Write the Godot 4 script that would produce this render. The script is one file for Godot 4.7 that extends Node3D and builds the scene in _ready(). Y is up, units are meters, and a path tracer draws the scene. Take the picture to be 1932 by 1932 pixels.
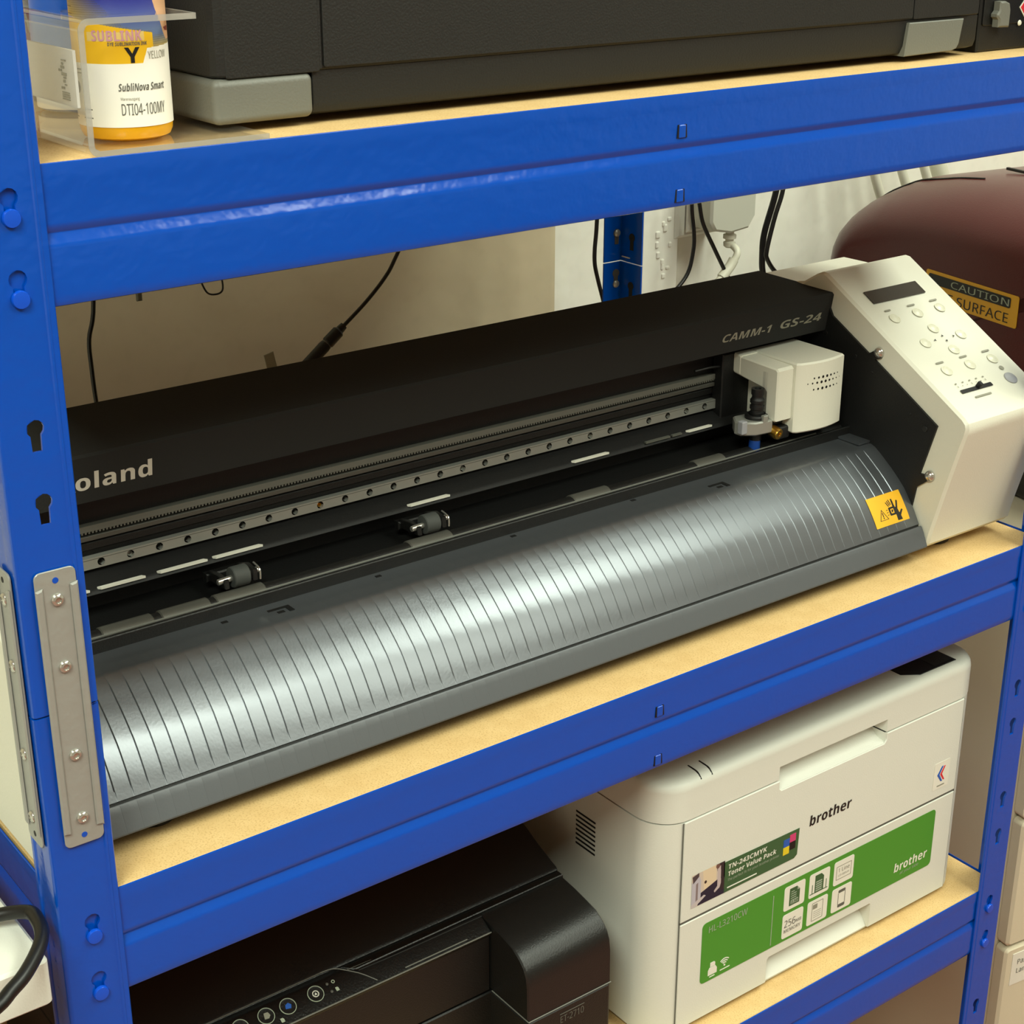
extends Node3D
# A blue boltless rack with a vinyl cutter on its middle shelf. Metres, y up; y = 0 is the top shelf, z = 0 the front face of the posts, x = 0 the inner edge of the near post.

const W := 0.827        # clear width between the front posts
const SH := -0.4103     # middle shelf
const BS := -0.7631     # bottom shelf
const FL := -1.30       # floor
const CE := 1.5         # ceiling
const WZ := -0.80       # back wall
const RZ := -0.575      # rear of the rack


class B:                # collects triangles (counter-clockwise seen from outside), commits them with smoothed normals
	var v := PackedVector3Array()

	func tri(a: Vector3, b: Vector3, c: Vector3) -> void:
		v.append(a); v.append(b); v.append(c)

	func quad(a: Vector3, b: Vector3, c: Vector3, d: Vector3) -> void:
		tri(a, b, c); tri(a, c, d)

	func add(o: B, t := Transform3D()) -> B:
		for q in o.v: v.append(t * q)
		return self

	func turned(t: Transform3D) -> B:
		for i in v.size(): v[i] = t * v[i]
		return self

	func flip() -> void:
		for i in range(0, v.size(), 3):
			var t := v[i + 1]; v[i + 1] = v[i + 2]; v[i + 2] = t

	func grid(rows: Array, shut := false) -> void:   # rows of points; normal is (along row) x (to next row)
		for i in rows.size() - 1:
			var a: PackedVector3Array = rows[i]
			var b: PackedVector3Array = rows[i + 1]
			var n := a.size()
			for k in (n if shut else n - 1):
				var l := (k + 1) % n
				quad(a[k], a[l], b[l], b[k])

	func ext(poly: PackedVector2Array, axis: String, a: float, b: float, bev := 0.0) -> B:   # axis x: poly is (z, y); y: (x, z); z: (x, y)
		var p := poly.duplicate()
		if Geometry2D.is_polygon_clockwise(p) == false:   # y-down convention: "not clockwise" there is clockwise with y up
			pass
		var area := 0.0
		for i in p.size(): area += p[i].cross(p[(i + 1) % p.size()])
		if area < 0: p.reverse()
		var at := func(q: Vector2, t: float) -> Vector3:
			match axis:
				"x": return Vector3(t, q.y, q.x)
				"y": return Vector3(q.x, t, q.y)
			return Vector3(q.x, q.y, t)
		var o := B.new()
		var n := p.size()
		var ins := p.duplicate()
		if bev > 0:
			for i in n:
				var e0 := (p[i] - p[(i + n - 1) % n]).normalized()
				var e1 := (p[(i + 1) % n] - p[i]).normalized()
				var m := Vector2(-e0.y, e0.x) + Vector2(-e1.y, e1.x)
				ins[i] = p[i] + m / maxf(m.length_squared(), 0.4) * 2.0 * bev
		var rows := [[ins, a], [p, a + bev], [p, b - bev], [ins, b]] if bev > 0 else [[p, a], [p, b]]
		for r in rows.size() - 1:
			for i in n:
				var k := (i + 1) % n
				o.quad(at.call(rows[r][0][i], rows[r][1]), at.call(rows[r][0][k], rows[r][1]), at.call(rows[r + 1][0][k], rows[r + 1][1]), at.call(rows[r + 1][0][i], rows[r + 1][1]))
		var idx := Geometry2D.triangulate_polygon(ins)
		for i in range(0, idx.size(), 3):
			var q := [ins[idx[i]], ins[idx[i + 1]], ins[idx[i + 2]]]
			if (q[1] - q[0]).cross(q[2] - q[0]) < 0: q = [q[0], q[2], q[1]]
			o.tri(at.call(q[0], b), at.call(q[1], b), at.call(q[2], b))
			o.tri(at.call(q[0], a), at.call(q[2], a), at.call(q[1], a))
		if axis != "z": o.flip()
		return add(o)

	func box(c: Vector3, s: Vector3, bev := 0.0) -> B:
		var h := s / 2
		return ext(PackedVector2Array([Vector2(c.x - h.x, c.y - h.y), Vector2(c.x + h.x, c.y - h.y), Vector2(c.x + h.x, c.y + h.y), Vector2(c.x - h.x, c.y + h.y)]), "z", c.z - h.z, c.z + h.z, bev)

	func span(a: Vector3, b: Vector3, bev := 0.0) -> B:
		return box((a + b) / 2, (b - a).abs(), bev)

	func rbox(c: Vector3, s: Vector3, r: float, n := 4) -> B:   # box with all edges rounded
		var o := B.new()
		var h := s / 2 - Vector3(r, r, r)
		for f in 6:
			var ax := f / 2
			var sg := 1.0 if f % 2 == 0 else -1.0
			var u := Vector3.ZERO; u[(ax + 1) % 3] = 1.0
			var w := Vector3.ZERO; w[(ax + 2) % 3] = 1.0
			var m := Vector3.ZERO; m[ax] = sg
			var steps := []
			for k in n + 1: steps.append([-1.0, tan(deg_to_rad(-45.0 + 45.0 * k / n))])
			for k in n + 1: steps.append([1.0, tan(deg_to_rad(45.0 * k / n))])
			var rows := []
			for a in steps:
				var row := PackedVector3Array()
				for b in steps:
					var d: Vector3 = (m + u * a[1] + w * b[1]).normalized()
					var core: Vector3 = m * h[ax] + u * (a[0] * h[(ax + 1) % 3]) + w * (b[0] * h[(ax + 2) % 3])
					row.append(c + core + d * r)
				rows.append(row)
			var g := B.new()
			g.grid(rows)
			if sg > 0: g.flip()
			o.add(g)
		return add(o)

	func lathe(c: Vector3, axis: Vector3, prof: Array, n := 20) -> B:   # prof: [radius, height along axis] from bottom to top
		var w := axis.normalized()
		var u := (Vector3.RIGHT if absf(w.x) < 0.8 else Vector3.UP).cross(w).normalized()
		var t := w.cross(u)
		var rows := []
		for p in prof:
			var row := PackedVector3Array()
			for k in n:
				var a := TAU * k / n
				row.append(c + w * p[1] + (u * cos(a) + t * sin(a)) * p[0])
			rows.append(row)
		grid(rows, true)
		return self

	func cyl(a: Vector3, b: Vector3, r: float, n := 16, bev := 0.0) -> B:
		var l := a.distance_to(b)
		return lathe(a, b - a, [[0, 0], [r - bev, 0], [r, bev], [r, l - bev], [r - bev, l], [0, l]] if bev > 0 else [[0, 0], [r, 0], [r, l], [0, l]], n)

	func tube(pts: Array, r: float, n := 10, sub := 6) -> B:    # a round cable through the points
		var p := PackedVector3Array()
		for i in pts.size() - 1:
			var a: Vector3 = pts[maxi(i - 1, 0)]
			var b: Vector3 = pts[i]
			var c: Vector3 = pts[i + 1]
			var d: Vector3 = pts[mini(i + 2, pts.size() - 1)]
			for k in sub: p.append(b.cubic_interpolate(c, a, d, float(k) / sub))
		p.append(pts[-1])
		var rows := []
		var u := Vector3.ZERO
		for i in p.size():
			var w := (p[mini(i + 1, p.size() - 1)] - p[maxi(i - 1, 0)]).normalized()
			if u == Vector3.ZERO: u = (Vector3.RIGHT if absf(w.x) < 0.8 else Vector3.UP).cross(w).normalized()
			u = (u - w * u.dot(w)).normalized()
			var t := w.cross(u)
			var row := PackedVector3Array()
			for k in n: row.append(p[i] + (u * cos(TAU * k / n) + t * sin(TAU * k / n)) * r)
			rows.append(row)
		grid(rows, true)
		for e in [0, rows.size() - 1]:
			for k in n:
				if e == 0: tri(p[0], rows[0][(k + 1) % n], rows[0][k])
				else: tri(p[-1], rows[e][k], rows[e][(k + 1) % n])
		return self

	func plate(x0: float, x1: float, y0: float, y1: float, holes: Array, za: float, zb: float) -> B:
		# a sheet in the x-y plane between za < zb with holes: each an outline (counter-clockwise) that lies at one height of its own; holes sorted from low to high
		var y := y0
		for hole in holes:
			var lo := 0
			var hi := 0
			for i in hole.size():
				if hole[i].y < hole[lo].y: lo = i
				if hole[i].y > hole[hi].y: hi = i
			var l: float = hole[lo].y
			var h: float = hole[hi].y
			if l > y + 1e-6: _sheet(PackedVector2Array([Vector2(x0, y), Vector2(x1, y), Vector2(x1, l), Vector2(x0, l)]), za, zb, 0)
			var right := PackedVector2Array([hole[lo]])
			var i := lo
			while i != hi:
				i = (i + 1) % hole.size()
				right.append(hole[i])
			var left := PackedVector2Array([hole[hi]])
			while i != lo:
				i = (i + 1) % hole.size()
				left.append(hole[i])
			var rp := PackedVector2Array([Vector2(x1, h), Vector2(x1, l)])
			rp = PackedVector2Array([Vector2(x1, l), Vector2(x1, h)])
			var r2 := right.duplicate(); r2.reverse()
			rp.append_array(r2)
			_sheet(rp, za, zb, 0)
			var lp := PackedVector2Array([Vector2(x0, h), Vector2(x0, l)])
			var l2 := left.duplicate(); l2.reverse()
			lp.append_array(l2)
			_sheet(lp, za, zb, 0)
			for k in hole.size():     # the rim, facing into the hole
				var a: Vector2 = hole[k]
				var b: Vector2 = hole[(k + 1) % hole.size()]
				quad(Vector3(b.x, b.y, za), Vector3(a.x, a.y, za), Vector3(a.x, a.y, zb), Vector3(b.x, b.y, zb))
			y = h
		if y1 > y + 1e-6: _sheet(PackedVector2Array([Vector2(x0, y), Vector2(x1, y), Vector2(x1, y1), Vector2(x0, y1)]), za, zb, 0)
		quad(Vector3(x0, y0, za), Vector3(x0, y0, zb), Vector3(x0, y1, zb), Vector3(x0, y1, za))
		quad(Vector3(x1, y0, zb), Vector3(x1, y0, za), Vector3(x1, y1, za), Vector3(x1, y1, zb))
		quad(Vector3(x0, y0, za), Vector3(x1, y0, za), Vector3(x1, y0, zb), Vector3(x0, y0, zb))
		quad(Vector3(x0, y1, zb), Vector3(x1, y1, zb), Vector3(x1, y1, za), Vector3(x0, y1, za))
		return self

	func _sheet(p: PackedVector2Array, za: float, zb: float, _k: int) -> void:
		var idx := Geometry2D.triangulate_polygon(p)
		for i in range(0, idx.size(), 3):
			var a := p[idx[i]]
			var b := p[idx[i + 1]]
			var c := p[idx[i + 2]]
			if (b - a).cross(c - a) < 0:
				var t := b; b = c; c = t
			tri(Vector3(a.x, a.y, zb), Vector3(b.x, b.y, zb), Vector3(c.x, c.y, zb))
			tri(Vector3(a.x, a.y, za), Vector3(c.x, c.y, za), Vector3(b.x, b.y, za))

	func mesh(angle := 38.0) -> ArrayMesh:
		var n := v.size()
		var fn := PackedVector3Array()
		var at := {}
		for i in range(0, n, 3):
			fn.append((v[i + 1] - v[i]).cross(v[i + 2] - v[i]))
		for i in n:
			var k := Vector3i((v[i] * 50000.0).round())
			if at.has(k): at[k].append(i / 3)
			else: at[k] = [i / 3]
		var lim := cos(deg_to_rad(angle))
		var nn := PackedVector3Array(); nn.resize(n)
		var un := PackedVector3Array()
		for f in fn: un.append(f.normalized())
		for i in n:
			var me := un[i / 3]
			var s := Vector3.ZERO
			for f in at[Vector3i((v[i] * 50000.0).round())]:
				if un[f].dot(me) >= lim: s += fn[f]
			nn[i] = s.normalized() if s.length_squared() > 0 else Vector3.UP
		var vv := v.duplicate()
		for i in range(0, n, 3):       # Godot's front faces run clockwise
			var t := vv[i + 1]; vv[i + 1] = vv[i + 2]; vv[i + 2] = t
			t = nn[i + 1]; nn[i + 1] = nn[i + 2]; nn[i + 2] = t
		var a := []
		a.resize(Mesh.ARRAY_MAX)
		a[Mesh.ARRAY_VERTEX] = vv
		a[Mesh.ARRAY_NORMAL] = nn
		var m := ArrayMesh.new()
		m.add_surface_from_arrays(Mesh.PRIMITIVE_TRIANGLES, a)
		return m


var M := {}
var taken := {}


func P2(a: Array) -> PackedVector2Array:      # [x, y, x, y, ...]
	var p := PackedVector2Array()
	for i in range(0, a.size(), 2): p.append(Vector2(a[i], a[i + 1]))
	return p


func rrect(x0: float, x1: float, y0: float, y1: float, r: float, n := 4) -> PackedVector2Array:   # counter-clockwise
	var p := PackedVector2Array()
	for c in [[x1 - r, y1 - r, 0.0], [x0 + r, y1 - r, 90.0], [x0 + r, y0 + r, 180.0], [x1 - r, y0 + r, 270.0]]:
		for k in n + 1:
			var a := deg_to_rad(c[2] + 90.0 * k / n)
			p.append(Vector2(c[0] + cos(a) * r, c[1] + sin(a) * r))
	return p


func circle(c: Vector2, r: float, n := 14) -> PackedVector2Array:
	var p := PackedVector2Array()
	for k in n: p.append(c + Vector2(cos(TAU * (k + 0.5) / n), sin(TAU * (k + 0.5) / n)) * r)
	return p


func keyhole(x: float, y: float) -> PackedVector2Array:   # round above, slot below
	var p := PackedVector2Array()
	for k in 11:
		var a := deg_to_rad(-52.0 + 284.0 * k / 10)
		p.append(Vector2(x + cos(a) * 0.0047, y + sin(a) * 0.0047))
	p.append(Vector2(x - 0.0026, y - 0.0122))
	p.append(Vector2(x + 0.0026, y - 0.0124))
	return p


func numbered(called: String) -> String:
	var n: int = taken.get(called, 0)
	taken[called] = n + 1
	return called if n == 0 else "%s_%03d" % [called, n]


func obj(called: String, shape, m: Material, parent: Node = null, angle := 38.0) -> MeshInstance3D:
	var o := MeshInstance3D.new()
	o.name = numbered(called) if parent == null else called
	o.mesh = shape.mesh(angle) if shape is B else shape
	o.material_override = m
	(self if parent == null else parent).add_child(o, true)
	return o


func tag(o: Node, label: String, category: String, group := "") -> Node:
	o.set_meta("label", label)
	o.set_meta("category", category)
	if group: o.set_meta("group", group)
	return o


func thing(called: String, label: String, category: String, group := "") -> Node3D:
	var o := Node3D.new()
	o.name = numbered(called)
	add_child(o)
	tag(o, label, category, group)
	return o


func struct(called: String, shape, m: Material, parent: Node = null) -> MeshInstance3D:
	var o := obj(called, shape, m, parent)
	if parent == null: o.set_meta("kind", "structure")
	return o


func stuff(o: Node) -> Node:
	o.set_meta("kind", "stuff")
	return o


# ---- lettering: flat glyph outlines, set on a plane or bent round a bottle ----
var fonts := {}


func glyphs(s: String, cap: float, width := 0.0, bold := false, skew := 0.0) -> PackedVector3Array:
	if not fonts.has(bold):
		var f := SystemFont.new()
		f.font_names = PackedStringArray(["Droid Sans"])
		f.font_weight = 700 if bold else 400
		fonts[bold] = f
	var base := [0.0, 0.0]
	var out := PackedVector3Array()
	for t in ["H", s]:
		var tm := TextMesh.new()
		tm.font = fonts[bold]
		tm.font_size = 64
		tm.pixel_size = 1.0
		tm.depth = 0.0
		tm.curve_step = 3.0
		tm.horizontal_alignment = HORIZONTAL_ALIGNMENT_LEFT
		tm.text = t
		var a := tm.get_mesh_arrays()
		var v: PackedVector3Array = a[Mesh.ARRAY_VERTEX]
		var idx = a[Mesh.ARRAY_INDEX]
		if idx != null and idx.size() > 0:
			var u := PackedVector3Array()
			for i in idx: u.append(v[i])
			v = u
		var lo := Vector3(1e9, 1e9, 0)
		var hi := -lo
		for q in v:
			lo = lo.min(q); hi = hi.max(q)
		if t == "H" and base[1] == 0.0:
			base = [lo.y, hi.y - lo.y]
			if s != "H": continue
		var k: float = cap / base[1]
		var kx: float = width / (hi.x - lo.x) if width > 0 else k
		for i in range(0, v.size(), 3):
			var q := []
			for j in 3:
				var p := v[i + j]
				var y: float = (p.y - base[0]) * k
				q.append(Vector3((p.x - lo.x) * kx + y * skew, y, 0))
			if (q[1] - q[0]).cross(q[2] - q[0]).z < 0: q = [q[0], q[2], q[1]]
			for p in q: out.append(p)
		break
	return out


func put(b: B, g: PackedVector3Array, o: Vector3, u: Vector3, w: Vector3) -> B:
	for p in g: b.v.append(o + u * p.x + w * p.y)
	return b


func text(called: String, s: String, m: Material, parent: Node, o: Vector3, u: Vector3, w: Vector3, cap: float, width := 0.0, bold := false, skew := 0.0) -> MeshInstance3D:
	return obj(called, put(B.new(), glyphs(s, cap, width, bold, skew), o, u.normalized(), w.normalized()), m, parent)


# ---- small drawings for flat print ----
func canvas(w: int, h: int, c: Color) -> Image:
	var im := Image.create(w, h, false, Image.FORMAT_RGB8)
	im.fill(c)
	return im


func fill_poly(im: Image, p: PackedVector2Array, c: Color) -> void:
	var lo := Vector2(1e9, 1e9)
	var hi := Vector2(-1e9, -1e9)
	for q in p:
		lo = lo.min(q); hi = hi.max(q)
	for y in range(maxi(0, int(lo.y)), mini(im.get_height(), int(hi.y) + 1)):
		for x in range(maxi(0, int(lo.x)), mini(im.get_width(), int(hi.x) + 1)):
			if Geometry2D.is_point_in_polygon(Vector2(x + 0.5, y + 0.5), p): im.set_pixel(x, y, c)


func stroke(im: Image, a: Vector2, b: Vector2, w: float, c: Color) -> void:
	var n := (b - a).normalized().orthogonal() * w / 2
	var e := (b - a).normalized() * w / 3
	fill_poly(im, PackedVector2Array([a - n - e, a + n - e, b + n + e, b - n + e]), c)


func sheet(rows: Array, m: Material, called: String, parent: Node = null) -> MeshInstance3D:   # grid of points with uv; rows top to bottom, columns left to right
	var st := SurfaceTool.new()
	st.begin(Mesh.PRIMITIVE_TRIANGLES)
	var nr := rows.size()
	var nc: int = rows[0].size()
	for i in nr - 1:
		for k in nc - 1:
			for q in [[i, k], [i, k + 1], [i + 1, k + 1], [i, k], [i + 1, k + 1], [i + 1, k]]:
				st.set_uv(Vector2(float(q[1]) / (nc - 1), float(q[0]) / (nr - 1)))
				st.add_vertex(rows[q[0]][q[1]])
	st.generate_normals()
	return obj(called, st.commit(), m, parent)


func printed(im: Image, rough := 0.45) -> StandardMaterial3D:
	var m := StandardMaterial3D.new()
	im.generate_mipmaps()
	m.albedo_texture = ImageTexture.create_from_image(im)
	m.roughness = rough
	m.texture_repeat = false
	return m


# ---- materials ----
func noise_image(seed_: int, size: int, freq: float, oct := 3) -> Image:
	var n := FastNoiseLite.new()
	n.seed = seed_
	n.noise_type = FastNoiseLite.TYPE_SIMPLEX_SMOOTH
	n.frequency = freq
	n.fractal_octaves = oct
	return n.get_seamless_image(size, size)


func mat(called: String, c: Color, rough := 0.5, metal := 0.0, spec := 0.5) -> StandardMaterial3D:
	var m := StandardMaterial3D.new()
	m.resource_name = called
	m.albedo_color = c
	m.roughness = rough
	m.metallic = metal
	m.metallic_specular = spec
	M[called] = m
	return m


func grain(m: StandardMaterial3D, t: Texture2D, scale: float, amount: float) -> void:
	m.normal_enabled = true
	m.normal_texture = t
	m.normal_scale = amount
	m.uv1_triplanar = true
	m.uv1_world_triplanar = true
	m.uv1_scale = Vector3.ONE * scale


func tinted(a: Image, b: Image, c0: Color, c1: Color, c2: Color) -> ImageTexture:   # coarse noise a from c0 to c1, specks of b towards c2
	var im := Image.create(a.get_width(), a.get_height(), false, Image.FORMAT_RGB8)
	for y in a.get_height():
		for x in a.get_width():
			var c := c0.lerp(c1, a.get_pixel(x, y).r)
			var s := b.get_pixel(x, y).r
			im.set_pixel(x, y, c.lerp(c2, clampf((s - 0.55) * 3.0, 0, 1)))
	im.generate_mipmaps()
	return ImageTexture.create_from_image(im)


func make_materials() -> void:
	var fine := noise_image(3, 256, 0.09, 3)
	var soft := noise_image(5, 256, 0.02, 3)
	var nf := fine.duplicate(); nf.convert(Image.FORMAT_RGBA8); nf.bump_map_to_normal_map(3.0)
	var ns := soft.duplicate(); ns.convert(Image.FORMAT_RGBA8); ns.bump_map_to_normal_map(6.0)
	var tf := ImageTexture.create_from_image(nf)
	var ts := ImageTexture.create_from_image(ns)
	var p := mat("blue_paint", Color(0.0, 0.285, 0.70), 0.17, 0.0, 0.5)
	grain(p, ts, 14.0, 0.10)
	mat("pin_paint", Color(0.03, 0.30, 0.78), 0.3)
	grain(mat("black_plastic", Color(0.052, 0.050, 0.046), 0.50), tf, 22.0, 0.25)
	grain(mat("dark_plastic", Color(0.092, 0.091, 0.084), 0.55), tf, 22.0, 0.25)
	grain(mat("cutter_black", Color(0.195, 0.195, 0.19), 0.7, 0.0, 0.08), tf, 22.0, 0.2)
	grain(mat("lid_black", Color(0.035, 0.035, 0.034), 0.36), tf, 20.0, 0.22)
	grain(mat("leather_black", Color(0.075, 0.075, 0.072), 0.38), tf, 26.0, 0.2)
	grain(mat("matte_black", Color(0.022, 0.022, 0.022), 0.6), tf, 22.0, 0.2)
	grain(mat("grey_plastic", Color(0.43, 0.43, 0.40), 0.5), tf, 22.0, 0.2)
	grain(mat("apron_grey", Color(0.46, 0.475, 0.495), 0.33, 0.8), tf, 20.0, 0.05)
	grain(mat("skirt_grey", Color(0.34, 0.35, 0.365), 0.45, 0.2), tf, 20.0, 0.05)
	grain(mat("white_plastic", Color(0.86, 0.85, 0.79), 0.45), tf, 22.0, 0.12)
	grain(mat("printer_white", Color(0.86, 0.86, 0.82), 0.5), tf, 22.0, 0.12)
	grain(mat("cream_plastic", Color(0.84, 0.80, 0.70), 0.5), tf, 22.0, 0.12)
	mat("button_white", Color(0.85, 0.84, 0.76), 0.3)
	mat("steel", Color(0.62, 0.62, 0.59), 0.32, 0.4)
	grain(mat("galvanised", Color(0.62, 0.62, 0.60), 0.40, 0.3), ts, 20.0, 0.15)
	mat("dull_steel", Color(0.36, 0.355, 0.33), 0.45, 0.4)
	mat("brass", Color(0.75, 0.58, 0.25), 0.3, 1.0)
	mat("chrome", Color(0.78, 0.77, 0.74), 0.18, 0.8)
	mat("rubber", Color(0.03, 0.03, 0.032), 0.55)
	mat("belt_grey", Color(0.40, 0.40, 0.37), 0.5)
	mat("grey_rubber", Color(0.25, 0.26, 0.25), 0.7)
	mat("cable_black", Color(0.022, 0.022, 0.023), 0.4)
	mat("cable_white", Color(0.84, 0.83, 0.76), 0.45)
	mat("ink_white", Color(0.83, 0.82, 0.77), 0.5)
	mat("ink_grey", Color(0.36, 0.36, 0.33), 0.6)
	mat("ink_black", Color(0.04, 0.04, 0.045), 0.5)
	mat("ink_pale", Color(0.62, 0.66, 0.58), 0.6)
	mat("mark_grey", Color(0.55, 0.54, 0.48), 0.6)
	mat("tool_blue", Color(0.08, 0.25, 0.55), 0.4)
	mat("paper", Color(0.86, 0.86, 0.86), 0.7)
	mat("label_white", Color(0.9, 0.89, 0.84), 0.45)
	mat("green_print", Color(0.27, 0.56, 0.17), 0.4)
	mat("dark_green_print", Color(0.21, 0.36, 0.22), 0.4)
	mat("yellow_print", Color(0.95, 0.70, 0.15), 0.45)
	mat("yellow_ink", Color(0.86, 0.62, 0.06), 0.25)
	mat("caution_yellow", Color(0.88, 0.66, 0.12), 0.45)
	mat("lcd", Color(0.20, 0.18, 0.16), 0.25)
	mat("button_blue", Color(0.13, 0.35, 0.70), 0.4)
	mat("plug_white", Color(0.76, 0.76, 0.71), 0.45)
	mat("pale_pink", Color(0.80, 0.58, 0.62), 0.35)
	mat("pale_grey", Color(0.60, 0.60, 0.62), 0.45)
	mat("pink_print", Color(0.80, 0.25, 0.45), 0.4)
	mat("swatch_yellow", Color(0.88, 0.78, 0.16), 0.4)
	mat("red_print", Color(0.85, 0.18, 0.22), 0.4)
	var mr := mat("maroon", Color(0.30, 0.03, 0.04), 0.30, 0.0, 0.45)
	grain(mr, tf, 22.0, 0.15)
	var a := mat("acrylic", Color(0.93, 0.93, 0.92, 0.03), 0.05)
	a.transparency = BaseMaterial3D.TRANSPARENCY_ALPHA
	var e := mat("acrylic_edge", Color(0.70, 0.69, 0.66, 0.48), 0.3)
	e.transparency = BaseMaterial3D.TRANSPARENCY_ALPHA
	var cf := mat("clear_film", Color(0.5, 0.5, 0.52, 0.07), 0.06)
	cf.transparency = BaseMaterial3D.TRANSPARENCY_ALPHA
	var bt := mat("blue_bottle", Color(0.42, 0.55, 0.78), 0.3)
	bt.rim_enabled = false
	mat("cyan_cap", Color(0.03, 0.38, 0.85), 0.3)
	mat("magenta_cap", Color(0.52, 0.12, 0.38), 0.3)
	mat("pink_label", Color(0.70, 0.30, 0.46), 0.45)
	var bd := mat("board", Color.WHITE, 0.75)
	bd.albedo_texture = tinted(noise_image(11, 512, 0.012, 4), noise_image(12, 512, 0.16, 2), Color(0.83, 0.69, 0.465), Color(0.87, 0.74, 0.52), Color(0.76, 0.61, 0.39))
	bd.uv1_triplanar = true; bd.uv1_world_triplanar = true; bd.uv1_scale = Vector3.ONE * 7.0
	var wl := mat("wall_paint", Color.WHITE, 0.8)
	wl.albedo_texture = tinted(noise_image(21, 256, 0.02, 3), noise_image(22, 256, 0.08, 2), Color(0.92, 0.91, 0.87), Color(0.93, 0.92, 0.88), Color(0.91, 0.90, 0.86))
	wl.uv1_triplanar = true; wl.uv1_world_triplanar = true; wl.uv1_scale = Vector3.ONE * 2.0
	wl.normal_enabled = true; wl.normal_texture = ts; wl.normal_scale = 0.12
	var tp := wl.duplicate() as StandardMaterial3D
	tp.albedo_color = Color(0.84, 0.79, 0.70)  # tan tint paints in the shade on the wall behind the rack
	M["shaded_wall_paint"] = tp
	mat("ceiling_paint", Color(0.86, 0.86, 0.83), 0.9)
	var ft := mat("floor_tile", Color.WHITE, 0.45)
	ft.albedo_texture = tinted(noise_image(31, 256, 0.015, 4), noise_image(32, 256, 0.1, 2), Color(0.58, 0.36, 0.30), Color(0.62, 0.40, 0.33), Color(0.53, 0.32, 0.26))
	ft.uv1_triplanar = true; ft.uv1_world_triplanar = true; ft.uv1_scale = Vector3.ONE * 2.5
	mat("grout", Color(0.25, 0.15, 0.12), 0.8)
	var lp := mat("lamp_panel", Color(0.95, 0.95, 0.9), 0.6)
	lp.emission_enabled = true; lp.emission = Color(1.0, 0.96, 0.84); lp.emission_energy_multiplier = 2.0


# ---- the rack ----
func x_mirror(b: B, axis_x: float) -> B:
	for i in b.v.size(): b.v[i].x = 2.0 * axis_x - b.v[i].x
	b.flip()
	return b


func post_shape(y0: float, y1: float, holes: Array) -> B:   # front flange x -0.0365..0, side flange at x = -0.0365 going back
	var b := B.new()
	var hs := []
	for h in holes:
		if h > y0 + 0.02 and h < y1 - 0.01: hs.append(keyhole(-0.0174, h))
	b.plate(-0.034, -0.0058, y0, y1, hs, -0.0018, 0.0)
	# folded inner edge: a slim raised bead and a lip
	b.ext(P2([-0.0058, -0.0018, -0.0058, 0.0, -0.0050, 0.0007, -0.0040, 0.0007, -0.0032, 0.0, -0.0006, 0.0, 0.0, -0.0006, 0.0, -0.0018]), "y", y0, y1)
	# the rounded outer corner and the side flange
	b.ext(P2([-0.034, 0.0, -0.0352, -0.0004, -0.0361, -0.0013, -0.0365, -0.0026, -0.0365, -0.012, -0.0360, -0.0130, -0.0360, -0.0245, -0.0368, -0.0255, -0.0368, -0.0285, -0.0350, -0.0285, -0.0347, -0.0026, -0.034, -0.0018]), "y", y0, y1)
	return b


func side_hole(y: float) -> B:
	return B.new().cyl(Vector3(-0.0367, y, -0.0185), Vector3(-0.0355, y, -0.0185), 0.0035, 10)


func make_post(label: String, holes: Array, mirrored: bool, joint: float) -> Node3D:
	var t := thing("upright_post", label, "shelf post", "upright posts of the rack")
	for s in [[FL, joint - 0.0006, "lower_section"], [joint + 0.0006, 0.42, "upper_section"]]:
		var b := post_shape(s[0], s[1], holes)
		obj(s[2], x_mirror(b, W / 2) if mirrored else b, M.blue_paint, t)
	if mirrored:
		t.get_child(0)
	var foot := B.new().box(Vector3(-0.018, FL + 0.006, -0.012), Vector3(0.042, 0.012, 0.034), 0.002)
	obj("foot_cap", x_mirror(foot, W / 2) if mirrored else foot, M.rubber, t)
	return t


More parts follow.
